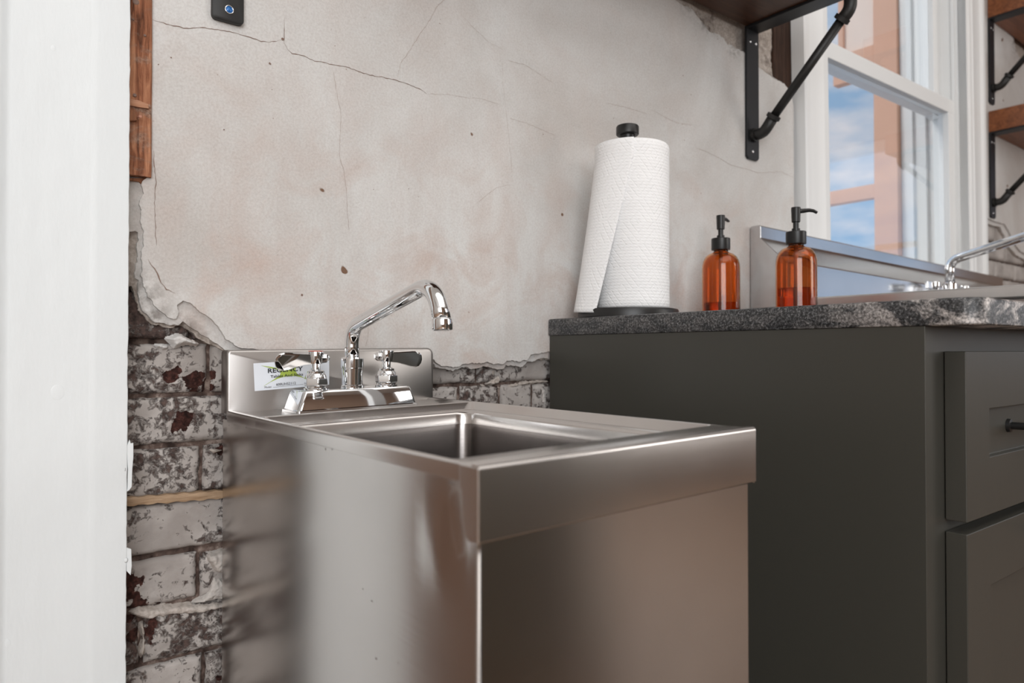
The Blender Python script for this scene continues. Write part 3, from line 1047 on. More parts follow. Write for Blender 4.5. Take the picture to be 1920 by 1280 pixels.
# ---- white door casing at the far left
casing = [(-0.262, 0.02), (-0.262, -0.029), (-0.258, -0.033), (-0.240, -0.033), (-0.234, -0.030), (-0.230, -0.0258), (-0.226, -0.0250), (-0.152, -0.0250), (-0.150, -0.0251), (-0.1465, -0.0256), (-0.1425, -0.0256),
          (-0.1390, -0.0251), (-0.1150, -0.0252), (-0.1115, -0.0245), (-0.1105, -0.0215), (-0.1105, 0.02)]
bm = bmesh.new()
zz = [0.0] + list(np.arange(0.35, 1.45, 0.006)) + [1.45, 2.35]
rows = []
for z in zz:
    row = []
    for k, (x, y) in enumerate(casing):
        dx = 0
        if k >= 13: dx = 0.0007 * float(fbm(np.array([z * 1.0]), np.array([1.3]), 90, 3, 2)[0])
        row.append(bm.verts.new((x + dx, y, z)))
    rows.append(row)
n = len(casing)
for a, b in zip(rows, rows[1:]):
    for k in range(n): bm.faces.new((a[k], a[(k + 1) % n], b[(k + 1) % n], b[k]))
bm.faces.new(rows[0]); bm.faces.new(rows[-1])
bmesh.ops.recalc_face_normals(bm, faces=bm.faces)
trim = obj('trim_1', bm, WHITE, None, auto=50)
tag(trim, kind='structure')


def paint_flake(pts):
    pp = [wxz(a, b, -.023) for a, b in pts]
    o = obj('paint_flake', prism(bmesh.new(), pp, lambda u, v: (u, -.0236, v), lambda u, v: (u, -.021, v)), WHITE, trim, bevel=.0004)
    return o


paint_flake([(237, 838), (243, 824), (245, 831), (250, 830), (250, 856), (248, 880), (247, 912), (243, 918), (237, 922), (239, 915), (240, 880)])
paint_flake([(237, 1026), (246, 1029), (247, 1060), (245, 1078), (237, 1070)])
# blobs of old paint on the casing
for i, (a, b, r) in enumerate([(108, 735, .008), (170, 806, .003), (168, 1222, .004), (13, 1205, .004), (230, 880, .003), (176, 195, .003), (236, 1050, .002), (205, 700, .0025), (100, 90, .003)]):
    p = on_y(a, b, -.0250)
    o = obj('paint_blob', lathe(bmesh.new(), [(0, .00022), (r * .4, .00018), (r * .75, .00006), (r * 1.1, -.0002)], n=20), WHITE, trim, smooth=True)
    o.location = p; o.rotation_euler = (PI / 2, 0, 0); o.scale = (1, 1.3, 1)

# door opening beyond the casing (outside the frame, mirrored in the steel)
o = obj('door_1', boxbm(-1.20, -0.262, 0.060, 0.100, 0.0, 2.25), m_stain('brown_door_wood', (.13, .07, .045), (.26, .16, .11), .5, 3, (0, 0, 0), (14, 14, 1)), None, bevel=.003)
tag(o, kind='structure')
for a in ((-1.06, -0.75), (-0.68, -0.37)):
    for z in ((0.25, 0.95), (1.1, 2.0)):
        obj('door_panel', boxbm(a[0], a[1], 0.050, 0.062, z[0], z[1]), o.data.materials[0], o, bevel=.006)
o = obj('wall_back_left', boxbm(-2.6, -1.20, 0.0, 0.12, 0, 3.0), PALEW); tag(o, kind='structure')
o = obj('wall_back_over_door', boxbm(-1.20, -0.135, 0.0, 0.12, 2.25, 3.0), PALEW); tag(o, kind='structure')

# ---- room shell
o = obj('floor', boxbm(-2.6, 5.2, -4.6, 0.1, -0.05, 0.0), FLOORM); tag(o, kind='structure')
o = obj('ceiling', boxbm(-2.6, 5.2, -4.6, 0.1, 3.0, 3.05), WHITEC); tag(o, kind='structure')
o = obj('wall_left', boxbm(-2.65, -2.6, -4.6, 0.1, 0, 3.0), PALEW); tag(o, kind='structure')
bm = bmesh.new()
box(bm, 5.2, 5.4, -4.6, -2.75, 0, 3.0); box(bm, 5.2, 5.4, -1.15, 0.1, 0, 3.0); box(bm, 5.2, 5.4, -2.75, -1.15, 0, .82); box(bm, 5.2, 5.4, -2.75, -1.15, 2.45, 3.0)
o = obj('wall_right', bm, TANW); tag(o, kind='structure')
w2 = bpy.data.objects.new('window_2', None); COL.objects.link(w2); tag(w2, kind='structure')
for a in ((-2.75, -2.66, .82, 2.45), (-1.24, -1.15, .82, 2.45), (-2.66, -1.24, .82, .90), (-2.66, -1.24, 2.37, 2.45), (-2.66, -1.24, 1.62, 1.66)):
    obj('sash', boxbm(5.24, 5.30, *a), WHITE2, w2, bevel=.004)
o = obj('reflection_column', boxbm(1.02, 1.16, -1.72, -1.60, 0, 3.0), WHITE2, bevel=.004); tag(o, kind='structure')  # added white column, unseen, to mirror a pale stripe in the sink front
o = obj('wall_front', boxbm(-2.6, 5.2, -4.65, -4.6, 0, 3.0), TANW); tag(o, kind='structure')

# ================================================================== window
win = bpy.data.objects.new('window_1', None); COL.objects.link(win); tag(win, kind='structure')


def lean(x, z):   # the old frame leans a little, as the photo shows
    return x - 0.020 * (z - 1.35)


def casing_piece(prof, z0, z1, name='casing'):
    bm = bmesh.new()
    prism(bm, prof, lambda u, v: (lean(u, z0), v, z0), lambda u, v: (lean(u, z1), v, z1))
    return obj(name, bm, WHITE2, win, auto=30)


def cas_prof(x0, x1, flip=False):
    w = x1 - x0
    p = [(0, .01), (0, -.024), (.004, -.028), (.020, -.028), (.024, -.024), (.030, -.020), (.036, -.0205), (.050, -.0215), (.088, -.0215), (.092, -.0235), (.098, -.0235), (.102, -.0205), (.118, -.0205), (.122, -.017), (.127, -.015), (w, -.015), (w, .01)]
    if flip: p = [(w - a, b) for a, b in reversed(p)]
    return [(x0 + a, b) for a, b in p]


casing_piece(cas_prof(1.3785, 1.510), 0.97, 2.72)
casing_piece(cas_prof(2.418, 2.552, True), 0.97, 2.72)
obj('casing', boxbm(1.40, 2.53, -.024, .01, 2.60, 2.72), WHITE2, win, bevel=.003)
# jambs (reveal), stepped with stops, from the casing to the outer face
def jamb(name, x, s):
    bm = bmesh.new()
    P = [(x, -.016), (x, .018), (x - s * .008, .018), (x - s * .008, .028), (x, .028), (x, .062), (x - s * .010, .062), (x - s * .010, .074), (x, .074), (x, .112), (x - s * .016, .112), (x - s * .016, .150), (x - s * .03, .150), (x - s * .03, .188), (x + s * .06, .188), (x + s * .06, -.012)]
    prism(bm, P, lambda u, v: (lean(u, 1.0), v, 1.0), lambda u, v: (lean(u, 2.62), v, 2.62))
    return obj(name, bm, WHITE2, win, auto=30)


jamb('jamb', 2.418, 1); jamb('jamb', 1.492, -1)
obj('head_jamb', boxbm(1.47, 2.42, -.016, .19, 2.585, 2.62), WHITE2, win, bevel=.002)
obj('sill', boxbm(1.42, 2.50, -.005, .23, 1.02, 1.052), WHITE2, win, bevel=.004)


def bar_x(name, par, x0, x1, y0, y1, zc, h, mat=WHITE2):
    """horizontal rail measured in the photo: slopes very slightly"""
    bm = bmesh.new()
    vs = []
    for x, z in ((x0, zc[0]), (x1, zc[1])):
        vs.append([(x, y0, z - h), (x, y0, z), (x, y1, z), (x, y1, z - h)])
    prism(bm, [(0, 0), (0, 1), (0, 2), (0, 3)], lambda u, v: vs[0][int(v)], lambda u, v: vs[1][int(v)])
    return obj(name, bm, mat, par, bevel=.002)


lower = bpy.data.objects.new('lower_sash', None); link(lower, win)
upper = bpy.data.objects.new('upper_sash', None); link(upper, win)
bar_x('meeting_rail', lower, 1.494, 2.408, .020, .056, (1.690, 1.706), .046)
bar_x('bottom_rail', lower, 1.494, 2.412, .020, .056, (1.122, 1.122), .070)
def stile(par, x0, x1, y0, y1, z0, z1):
    bm = bmesh.new()
    prism(bm, [(x0, y0), (x1, y0), (x1, y1), (x0, y1)], lambda u, v: (lean(u, z0), v, z0), lambda u, v: (lean(u, z1), v, z1))
    return obj('stile', bm, WHITE2, par, bevel=.002)
stile(lower, 1.494, 1.545, .021, .055, 1.06, 1.68)
stile(lower, 2.362, 2.416, .021, .055, 1.06, 1.69)
stile(upper, 1.494, 1.545, .064, .098, 1.66, 2.58)
stile(upper, 2.362, 2.416, .064, .098, 1.66, 2.58)
bar_x('meeting_rail', upper, 1.494, 2.408, .064, .098, (1.690, 1.700), .036)
bar_x('top_rail', upper, 1.494, 2.400, .064, .098, (2.584, 2.584), .055)
obj('glass_pane', boxbm(1.53, 2.372, .038, .041, 1.11, 1.66), GLASS, lower)
obj('glass_pane', boxbm(1.53, 2.372, .080, .083, 1.69, 2.54), GLASS, upper)

# outside: painted reveal and the terracotta wooden shutter frame standing out from the wall
sh = thing('wood_shutter', 'terracotta wooden shutter frame standing open outside the window', 'shutter', (2.36, 0.19, 1.0))
obj('stile', boxbm(0, .045, 0.0, .083, 0, 1.8), TERRA, sh, bevel=.002)
obj('rail', boxbm(.002, .04, .083, .62, .415, .466), TERRA, sh, bevel=.002)
obj('rail', boxbm(.002, .04, .083, .235, .865, .975), TERRA, sh, bevel=.002)
obj('panel', boxbm(.014, .03, .083, .195, .975, 1.75), TERRA2, sh)
obj('stile', boxbm(.002, .04, .195, .215, .975, 1.8), TERRA, sh, bevel=.002)
o = obj('wall_outside', boxbm(2.44, 3.4, .13, .19, 0, 3.0), TERRA2); tag(o, kind='structure')
o = obj('wall_outside_left', boxbm(-2.6, 1.44, .13, .19, 0, 3.0), TERRA2); tag(o, kind='structure')

# ================================================================== sink 1
Z0 = 0.7820
SH = 0.0173
SD = 0.5801
def S(x, y, z): return (x, y, z + SH * x)


def shear(bm):
    for v in bm.verts: v.co.z += SH * v.co.x
    return bm


sink = thing('hand_sink', 'small stainless steel hand sink with apron front standing against the brick wall', 'sink', (0, 0, Z0))


def inset_loop(s, b, f, r, z, n=6, x1=0.3050):
    return [(x, y, z) for x, y in rrect(0 + s, x1 - s, -SD + f, -0.135 - b, max(r, .0005), n)]


loops = [inset_loop(0.0014, 0, 0, .003, -.0137), inset_loop(0, 0, 0, .003, -.0130), inset_loop(0, 0, 0, .003, -.0028), inset_loop(.0009, .0008, .001, .003, -.0007), inset_loop(.0026, .0022, .003, .004, 0),
         inset_loop(.0044, .0038, .036, .006, -.0002), inset_loop(.0060, .0054, .038, .008, -.0014), inset_loop(.0125, .0125, .0385, .012, -.0090), inset_loop(.0140, .0140, .039, .013, -.0098),
         inset_loop(.0225, .0215, .040, .016, -.0104), inset_loop(.0252, .0238, .0412, .018, -.0120), inset_loop(.0266, .0246, .0425, .019, -.0150), inset_loop(.0272, .0250, .0430, .020, -.0270)]
bm = bmesh.new(); loft(bm, loops)
obj('rim', shear(bm), STEEL_TOP, sink, auto=50)
loops = [inset_loop(.0272, .0250, .0430, .020, -.0270), inset_loop(.0278, .0256, .0436, .022, -.034), inset_loop(.029, .027, .046, .024, -.215), inset_loop(.032, .030, .049, .026, -.234), inset_loop(.045, .043, .062, .028, -.243), inset_loop(.10, .14, .14, .02, -.246)]
bm = bmesh.new(); loft(bm, loops, cap1=True)
obj('bowl', shear(bm), STEEL_BOWL_SHADE, sink, auto=60)
dr = obj('drain', shear(lathe(bmesh.new(), [(0, -.250), (.018, -.250), (.026, -.2445), (.030, -.2440), (.031, -.2462), (.031, -.262), (0, -.262)], .1525, -.36, 32)), CHROME, sink, auto=40)
# deck that carries the faucet
bm = bmesh.new()
prof = [(0.0004, -.0137), (0, -.0028), (.0009, -.0007), (.003, 0), (.0075, 0), (.0100, -.0008), (.0125, -.0028), (.2925, -.0028), (.295, -.0008), (.2975, 0), (.302, 0), (.3041, -.0007), (.305, -.0028), (.3046, -.0137)]
prism(bm, prof, lambda u, v: (u, -.1385, v), lambda u, v: (u, -.0295, v))
obj('deck', shear(bm), STEEL_TOP, sink, auto=50)
# backsplash, a folded sheet with a rolled top and a rounded corner on the right
HB = 0.0768
bm = bmesh.new()
bp = [(0.0, -.004), (0.0, HB - .003), (.002, HB)] + [(.3052 - .010 + .010 * math.sin(t), HB - .0015 - .010 + .010 * math.cos(t)) for t in np.linspace(0, PI / 2, 7)] + [(.3052, -.004)]
n = len(bp)
cx, cz = .15, HB / 2
def bsr(s, y): return [bm.verts.new((cx + (x - cx) * (1 - s / .15), y, cz + (z - cz) * (1 - s / (HB / 2)) if z > 0 else z)) for x, z in bp]
rings = [bsr(0, -.006), bsr(0, -.0262), bsr(.0009, -.0288), bsr(.0030, -.0300)]
for a, b in zip(rings, rings[1:]):
    for k in range(n): bm.faces.new((a[k], a[(k + 1) % n], b[(k + 1) % n], b[k]))
bm.faces.new(rings[0]); bm.faces.new(rings[-1])
bmesh.ops.recalc_face_normals(bm, faces=bm.faces)
obj('backsplash', shear(bm), STEEL_TOP, sink, auto=50)

# apron: folded front lip
HA = 0.0502
bm = bmesh.new()
ap = []
r = .003
for t in np.linspace(0, PI / 2, 5): ap.append((-SD - .0030 + r - r * math.sin(PI / 2 - t) * 1.0, .0010 - r + r * math.sin(t) * 1.0))
ap = [(-SD - .0030, -HA + .0012), (-SD - .0030, -r + .0005)] + [(-SD - .003 + r - r * math.cos(t), -r + .0005 + r * math.sin(t)) for t in np.linspace(.3, PI / 2, 4)] + [(-SD + .006, .0005), (-SD + .006, -.0012), (-SD + .0005, -.004), (-SD - .0010, -HA + .004), (-SD + .006, -HA + .0026), (-SD + .006, -HA), (-SD - .0018, -HA)]
prism(bm, ap, lambda u, v: (-.0015, u, v), lambda u, v: (.3092, u, v))
obj('apron', shear(bm), STEEL_TOP, sink, auto=40)
# folded ears of the apron on both sides
for sx, xo in ((0, -.0022), (1, .3062)):
    bm = bmesh.new()
    ear = [(-SD - .0025, 0.0), (-SD + .0205, 0.0), (-SD + .0205, -.014), (-SD + .018, -.018), (-SD + .0165, -HA + .012), (-SD + .013, -HA + .002), (-SD + .008, -HA - .0008), (-SD - .0025, -HA)]
    x0, x1 = (xo, xo + .0030)
    prism(bm, ear, lambda u, v: (x0, u, v - .0006), lambda u, v: (x1, u, v - .0006))
    obj('apron_ear', shear(bm), STEEL_TOP, sink, bevel=.0011, seg=3)

# body panels with the gentle oil-canning of thin sheet
def sheet(name, a0, a1, z0, z1, fixed, axis_, seed, amp, mat, thick=.0012, na=40, nz_=60, dent=None):
    bm = bmesh.new()
    def P(u, v, back):
        a = a0 + (a1 - a0) * u; z = z0 + (z1 - z0) * v
        edge = min(u, 1 - u) * (a1 - a0) if a1 > a0 else 0
        m_ = min(1.0, min(u, 1 - u) * 6) * min(1.0, min(v, 1 - v) * 12)
        d = amp * float(fbm(np.array([a]), np.array([z * .55]), 4.2, 2, seed)[0]) * m_
        if dent:
            for (da, dz, rr, k) in dent:
                d += k * math.exp(-((a - da) ** 2 + ((z - dz) * .5) ** 2) / rr ** 2) * min(1, (z1 - z) / .01)
        d += thick * back
        return (fixed + d, a, z) if axis_ == 'x' else (a, fixed + d, z)
    g = [[[bm.verts.new(P(i / na, j / nz_, k)) for i in range(na + 1)] for j in range(nz_ + 1)] for k in (0, 1)]
    for k in (0, 1):
        for j in range(nz_):
            for i in range(na):
                bm.faces.new((g[k][j][i], g[k][j][i + 1], g[k][j + 1][i + 1], g[k][j + 1][i]))
    for j in range(nz_):
        for i in (0, na): bm.faces.new((g[0][j][i], g[1][j][i], g[1][j + 1][i], g[0][j + 1][i]))
    for i in range(na):
        for j in (0, nz_): bm.faces.new((g[0][j][i], g[0][j][i + 1], g[1][j][i + 1], g[1][j][i]))
    bmesh.ops.recalc_face_normals(bm, faces=bm.faces)
    return obj(name, shear(bm), mat, sink, auto=60)


STEEL_SPL = m_steel('brushed_steel_splash', 0.34, (0.46, 0.44, 0.425), 0.6)
bpy.data.objects['backsplash'].data.materials[0] = STEEL_SPL
sheet('side_panel', -SD + .0030, -.004, -Z0 + .10, -.0125, .0030, 'x', 5, .0007, STEEL_V, dent=[(-.546, -.045, .014, .0034), (-.528, -.065, .012, -.0026)])
for k, (a, b, w_, h_) in enumerate([(462, 801, 3, 3), (611, 842, 4, 4), (848, 905, 9, 3), (430, 797, 3, 2), (675, 1105, 4, 2), (692, 1128, 6, 2), (700, 1236, 7, 3), (741, 1244, 2, 4)]):
    q = on_x(a, b, .0)
    rr_ = random.Random(k)
    sc_ = .55 / FPX * (0.9 if k > 3 else 1.2)
    bm = bmesh.new(); bm.faces.new([bm.verts.new((-.0003 if k < 4 else .0026, q.y + w_ * sc_ * rr_.uniform(.5, 1) * math.cos(t * PI / 4), q.z - Z0 + h_ * sc_ * rr_.uniform(.5, 1) * math.sin(t * PI / 4))) for t in range(8)])
    obj('scuff_mark', bm, m_simple('dark_scuff', (.16, .14, .13), .6), sink)
sheet('side_panel', -SD + .0030, -.004, -Z0 + .10, -.0125, .3030, 'x', 6, .0008, STEEL_V)
sheet('front_panel', .0022, .3038, -Z0 + .10, -HA + .006, -SD + .0022, 'y', 15, .0007, STEEL_V)
# corner seam
obj('corner_seam', sweep(bmesh.new(), [(.0022, -SD + .0032, -HA - .0015), (.0022, -SD + .0032, -Z0 + .10)], .0017, 8), STEEL_TOP, sink, smooth=True)
bm = boxbm(.02, .285, -SD + .03, -.02, -Z0, -Z0 + .101)
obj('base', bm, BLACK, sink)

# ---- printed sticker
stk = px = None
def st_pt(u, v, d=0.0):
    """u,v in 0..1 on the sticker"""
    A = on_y(475, 681, -.0302); B_ = on_y(617, 672.5, -.0302); C_ = on_y(477.5, 733, -.0302); D_ = on_y(617, 721, -.0302)
    p = (A * (1 - u) + B_ * u) * v + (C_ * (1 - u) + D_ * u) * (1 - v)
    return Vector((p.x, -.0302 - d, p.z - Z0))
bm = bmesh.new()
prism(bm, [(0, 0), (1, 0), (1, 1), (0, 1)], lambda u, v: st_pt(u, v, 0), lambda u, v: st_pt(u, v, .0003))
sticker = obj('sticker', bm, m_simple('white_sticker', (.80, .84, .90), .45), sink)
sticker['label'] = 'white printed sticker on the backsplash'
INK = m_simple('black_ink', (.025, .025, .03), .5)
GREEN = m_simple('lime_ink', (.42, .55, .09), .5)


def print_text(txt, u0, v0, u1, hh, d=.0010, bold=0.0, name='lettering', sx=1.0):
    """lettering from (u0,v0) reaching u1, height hh (in v)"""
    cu = bpy.data.curves.new('t', 'FONT'); cu.body = txt; cu.size = 1.0; cu.offset = bold; cu.resolution_u = 3
    t = bpy.data.objects.new('t', cu); COL.objects.link(t)
    dg = bpy.context.evaluated_depsgraph_get()
    me = bpy.data.meshes.new_from_object(t.evaluated_get(dg))
    bpy.data.objects.remove(t); bpy.data.curves.remove(cu)
    xs = [v.co.x for v in me.vertices]
    x0, x1 = min(xs), max(xs)
    for v in me.vertices:
        u = u0 + (v.co.x - x0) / (x1 - x0) * (u1 - u0); w = v0 + v.co.y / 0.72 * hh
        v.co = st_pt(u, w, d)
    me.name = name
    me.materials.append(INK)
    o = bpy.data.objects.new(name, me)
    link(o, sticker)
    return o


def flat(pts, mat, name, d):
    bm = bmesh.new(); bm.faces.new([bm.verts.new(st_pt(u, v, d)) for u, v in pts])
    bmesh.ops.triangulate(bm, faces=bm.faces)
    return obj(name, bm, mat, sticker)


# swoosh: two crossing curved strokes meeting in a solid middle
def strip(A, B_, name, d):
    bm = bmesh.new()
    a = [bm.verts.new(st_pt(u, v, d)) for u, v in A]; b = [bm.verts.new(st_pt(u, v, d)) for u, v in B_]
    for k in range(len(A) - 1): bm.faces.new((a[k], b[k], b[k + 1], a[k + 1]))
    return obj(name, bm, GREEN, sticker)
strip([(.300, .44), (.330, .52), (.338, .58), (.330, .65), (.305, .72)], [(.585, .44), (.555, .52), (.543, .58), (.535, .65), (.545, .74)], 'swoosh', .0006)
strip([(.095, .905), (.20, .845), (.30, .775), (.38, .735)], [(.095, .900), (.20, .800), (.30, .710), (.36, .660)], 'swoosh', .0005)
strip([(.115, .155), (.18, .26), (.25, .37), (.32, .48)], [(.117, .150), (.20, .275), (.30, .385), (.40, .450)], 'swoosh', .0005)
strip([(.655, .330), (.61, .415), (.56, .49), (.50, .53)], [(.655, .325), (.60, .385), (.53, .435), (.48, .450)], 'swoosh', .0005)
print_text('REGENCY', .175, .62, .635, .165, bold=.018)
print_text('Tables And Sinks', .205, .435, .635, .10, bold=.012)
print_text('Model:', .125, .075, .215, .07)
print_text('600UHS2112', .275, .130, .535, .095, bold=.004)
flat([(.235, .078), (.635, .098), (.635, .106), (.235, .086)], INK, 'rule', .0008)

# ================================================================== faucet 1
DZ = Z0 - .0028 + SH * .148
fc = thing('sink_faucet', 'chrome two-handle faucet with angled spout on the small sink deck', 'faucet', (.148, -.078, DZ))
TILT = math.atan(SH)
# base: tapered plinth
bm = bmesh.new()
lo = []
for (sx, sy, z, r) in ((.0860, .0285, 0, .005), (.0862, .0287, .0025, .005), (.0835, .0272, .0035, .005), (.0770, .0250, .0235, .005), (.0755, .0238, .0262, .005), (.0735, .0218, .0270, .005)):
    lo.append([(x, y, z + SH * x) for x, y in rrect(-sx, sx, -sy, sy, r, 5)])
loft(bm, lo, True, True)
obj('base', bm, CHROME, fc, auto=28)


def handle(cx, s, red, yawd, tilt):
    zb = .0265 + SH * cx
    h = bpy.data.objects.new('handle', None); link(h, fc); h.location = (cx, 0, zb)
    body = bmesh.new()
    lathe(body, [(.0150, -.001), (.0150, .0020), (.0135, .0030), (.0135, .0050)], n=36)
    obj('collar', body, CHROME, h, auto=30)
    nut = bmesh.new()
    lathe(nut, [(.0140, .0045), (.0158, .0060), (.0158, .0140), (.0140, .0165)], sides=6)
    o = obj('hex_nut', nut, CHROME, h, bevel=.0012, seg=3)
    o.rotation_euler = (0, 0, .35)
    top = bmesh.new()
    lathe(top, [(.0138, .0150), (.0128, .0190), (.0108, .0215), (.0108, .0240), (.0085, .0255), (.0058, .0262), (.0058, .0340), (.0056, .0345)], n=32)
    obj('bonnet', top, CHROME, h, auto=30)
    hub = bmesh.new()
    lathe(hub, [(.0062, .0335), (.0078, .0338), (.0104, .0480), (.0100, .0492), (.0070, .0499), (0, .0501)], n=28)
    obj('hub', hub, CHROME, h, auto=35)
    if red:
        ring = bmesh.new()
        lathe(ring, [(.0050, .0496), (.0096, .0494), (.0096, .0501), (.0070, .0506), (0, .0507)], n=28)
        o = obj('index_ring', ring, m_simple('red_ring', (.55, .16, .12), .3, .2), h, smooth=True)
        o['label'] = 'thin red hot-water marker on the hub'
    # paddle: outline in (u outward, v up)
    up_ = [(.005, .0072), (.020, .0076), (.035, .0084), (.046, .0088)]
    tip = [(.0535 + .0 , .0068), (.0575, .0025), (.0585, -.0030), (.0570, -.0085), (.0535, -.0125), (.0480, -.0142)]
    dn = [(.040, -.0132), (.028, -.0100), (.016, -.0074), (.005, -.0064)]
    out = up_ + tip + dn
    bm = bmesh.new()
    c = Vector((.032, -.002))
    rings = []
    for (k, w) in ((.90, -.0020), (1.0, -.0008), (1.0, .0008), (.90, .0020)):
        rings.append([(c.x + (u - c.x) * (k if u > .01 else 1), w, c.y + (v - c.y) * k) for u, v in out])
    loft(bm, rings, True, True)
    bmesh.ops.transform(bm, matrix=Matrix.Translation((0, 0, .0395)) @ Matrix.Rotation(yawd, 4, 'Z') @ Matrix.Rotation(tilt, 4, 'X'), verts=bm.verts)
    if s < 0:
        for v in bm.verts: v.co.x = -v.co.x
        bmesh.ops.reverse_faces(bm, faces=bm.faces)
    obj('lever', bm, CHROME, h, auto=35)
    nb = bmesh.new()
    lathe(nb, [(.0050, 0), (.0066, .004), (.0060, .009), (.0030, .0125), (0, .0125)], sides=8)
    bmesh.ops.transform(nb, matrix=Matrix.Translation((-s * .0055, 0, .0410)) @ Matrix.Rotation(-s * PI / 2, 4, 'Y'), verts=nb.verts)
    obj('nub', nb, CHROME, h, auto=30)
    return h


handle(-.0508, -1, True, -.20, .10)
handle(.0510, 1, False, .05, .10)
bm = bmesh.new()
lathe(bm, [(.0150, -.001), (.0150, .0035), (.0136, .0045), (.0136, .0215), (.0142, .0205), (.0142, .0262), (.0150, .0270), (.0150, .0300), (.0150, .0388), (.0138, .0408), (.0095, .0416), (.0095, .0426)], n=40)
o = obj('spout_nut', bm, CHROME, fc, auto=30); o.location = (0, 0, .0265)


def sp(px, py):
    p = on_x(px, py, .148); return (0, p.y + .078, p.z - DZ)


path = arc_path([(0, 0, .060), sp(659, 614), sp(813, 527), sp(829, 602)], [.030, .040], 14)
nn = len(path)
rad = [.0096 + (.0102 - .0096) * max(0, (i - nn * .55) / (nn * .45)) for i in range(nn)]
obj('spout', sweep(bmesh.new(), path, rad, 28), CHROME, fc, smooth=True)
a, b = Vector(sp(829, 596)), Vector(sp(829.5, 619))
d = (b - a).normalized()
ll = (b - a).length
obj('aerator', sweep(bmesh.new(), [a, a + d * .0008, a + d * .002, a + d * (ll * .93), a + d * (ll * .97), a + d * ll, a + d * (ll - .001), a + d * (ll - .001)], [.0098, .0108, .0112, .0112, .0109, .0098, .0092, .0001], 32), CHROME, fc, auto=35)

# ================================================================== cabinet and worktop
XC, ZC, TC, YC = .5634, .9142, .0291, -.6260
cab = thing('base_cabinet', 'dark olive-grey painted base cabinet with shaker drawer and door beside the small sink', 'cabinet', (XC, 0, 0))
CW = 0.615
zt = ZC - TC
obj('end_panel', boxbm(0, .018, YC, -.002, .0, zt), CABM, cab, bevel=.0008)
obj('end_panel', boxbm(CW - .018, CW, YC, -.002, .0, zt), CABM, cab, bevel=.0008)
bm = bmesh.new()
box(bm, .0185, .060, YC + .0006, YC + .02, .10, zt)
box(bm, CW - .060, CW - .0185, YC + .0006, YC + .02, .10, zt)
box(bm, .060, CW - .060, YC + .0006, YC + .02, zt - .040, zt)
box(bm, .060, CW - .060, YC + .0006, YC + .02, .640, .682)
box(bm, .060, CW - .060, YC + .0006, YC + .02, .10, .14)
obj('face_frame', bm, CABM, cab)
obj('back_panel', boxbm(.018, CW - .018, -.014, -.004, .0, zt), CABM, cab)
obj('toe_kick', boxbm(.018, CW - .018, YC + .06, YC + .075, 0, .10), CABM, cab)
obj('bottom_panel', boxbm(.018, CW - .018, YC + .02, -.014, .10, .118), CABM, cab)


def shaker(name, x0, x1, z0, z1, sw, rw):
    """frame + recessed panel, one mesh"""
    y0, y1 = YC - .0225, YC - .0004
    bm = bmesh.new()
    lo = [[(x0, y1, z0), (x1, y1, z0), (x1, y1, z1), (x0, y1, z1)], [(x0, y0, z0), (x1, y0, z0), (x1, y0, z1), (x0, y0, z1)],
          [(x0 + sw, y0, z0 + rw), (x1 - sw, y0, z0 + rw), (x1 - sw, y0, z1 - rw), (x0 + sw, y0, z1 - rw)],
          [(x0 + sw, y0 + .0085, z0 + rw), (x1 - sw, y0 + .0085, z0 + rw), (x1 - sw, y0 + .0085, z1 - rw), (x0 + sw, y0 + .0085, z1 - rw)]]
    loft(bm, lo, True, True)
    return obj(name, bm, CABM, cab, bevel=.0011, seg=2)


dx0, dx1 = .0480, CW - .045
drawer = shaker('drawer', dx0, dx1, .6675, .8572, .0680, .0670)
door = shaker('door', dx0, dx1, .125, .6545, .0680, .0690)


def bar_pull(par, x0, x1, z):
    y = YC - .0225 + .0085
    bm = bmesh.new()
    for x in (x0, x1):
        sweep(bm, [(x, y + .0002, z), (x, y - .004, z), (x, y - .0045, z), (x, y - .034, z)], [.0085, .0080, .0045, .0045], 20)
    sweep(bm, [(x0 - .010, y - .034, z), (x1 + .010, y - .034, z)], .0058, 20)
    return obj('handle', bm, BLACK, par, auto=40)


bar_pull(drawer, .201, .201 + .192, .7650)
o = bar_pull(door, .30, .30 + .192, .6200)

wt = bmesh.new()
xr = XC + CW + .004
ov = .0555
pts = [(-.0025, -.002)] + [(-.0025 + .024 - .024 * math.cos(t), YC - ov + .024 - .024 * math.sin(t)) for t in np.linspace(0, PI / 2, 9)] + [(CW + .004, YC - ov), (CW + .004, -.002)]
def off(pts, d):
    cx = sum(p[0] for p in pts) / len(pts); cy = sum(p[1] for p in pts) / len(pts)
    return [(p[0] + (d if p[0] < cx else -d), p[1] + (d if p[1] < -.3 else -d if p[1] > -.3 else 0)) for p in pts]
rings = [[(x, y, 0) for x, y in off(pts, .0012)], [(x, y, .0012) for x, y in pts], [(x, y, TC - .003) for x, y in pts], [(x, y, TC - .0009) for x, y in off(pts, .0009)], [(x, y, TC) for x, y in off(pts, .0030)]]
loft(wt, rings, True, True)
wto = obj('worktop', wt, GRAN, None, auto=45)
wto.location = (XC, 0, zt)
tag(wto, 'dark speckled granite worktop slab with pale veins and rounded front corner', 'worktop')

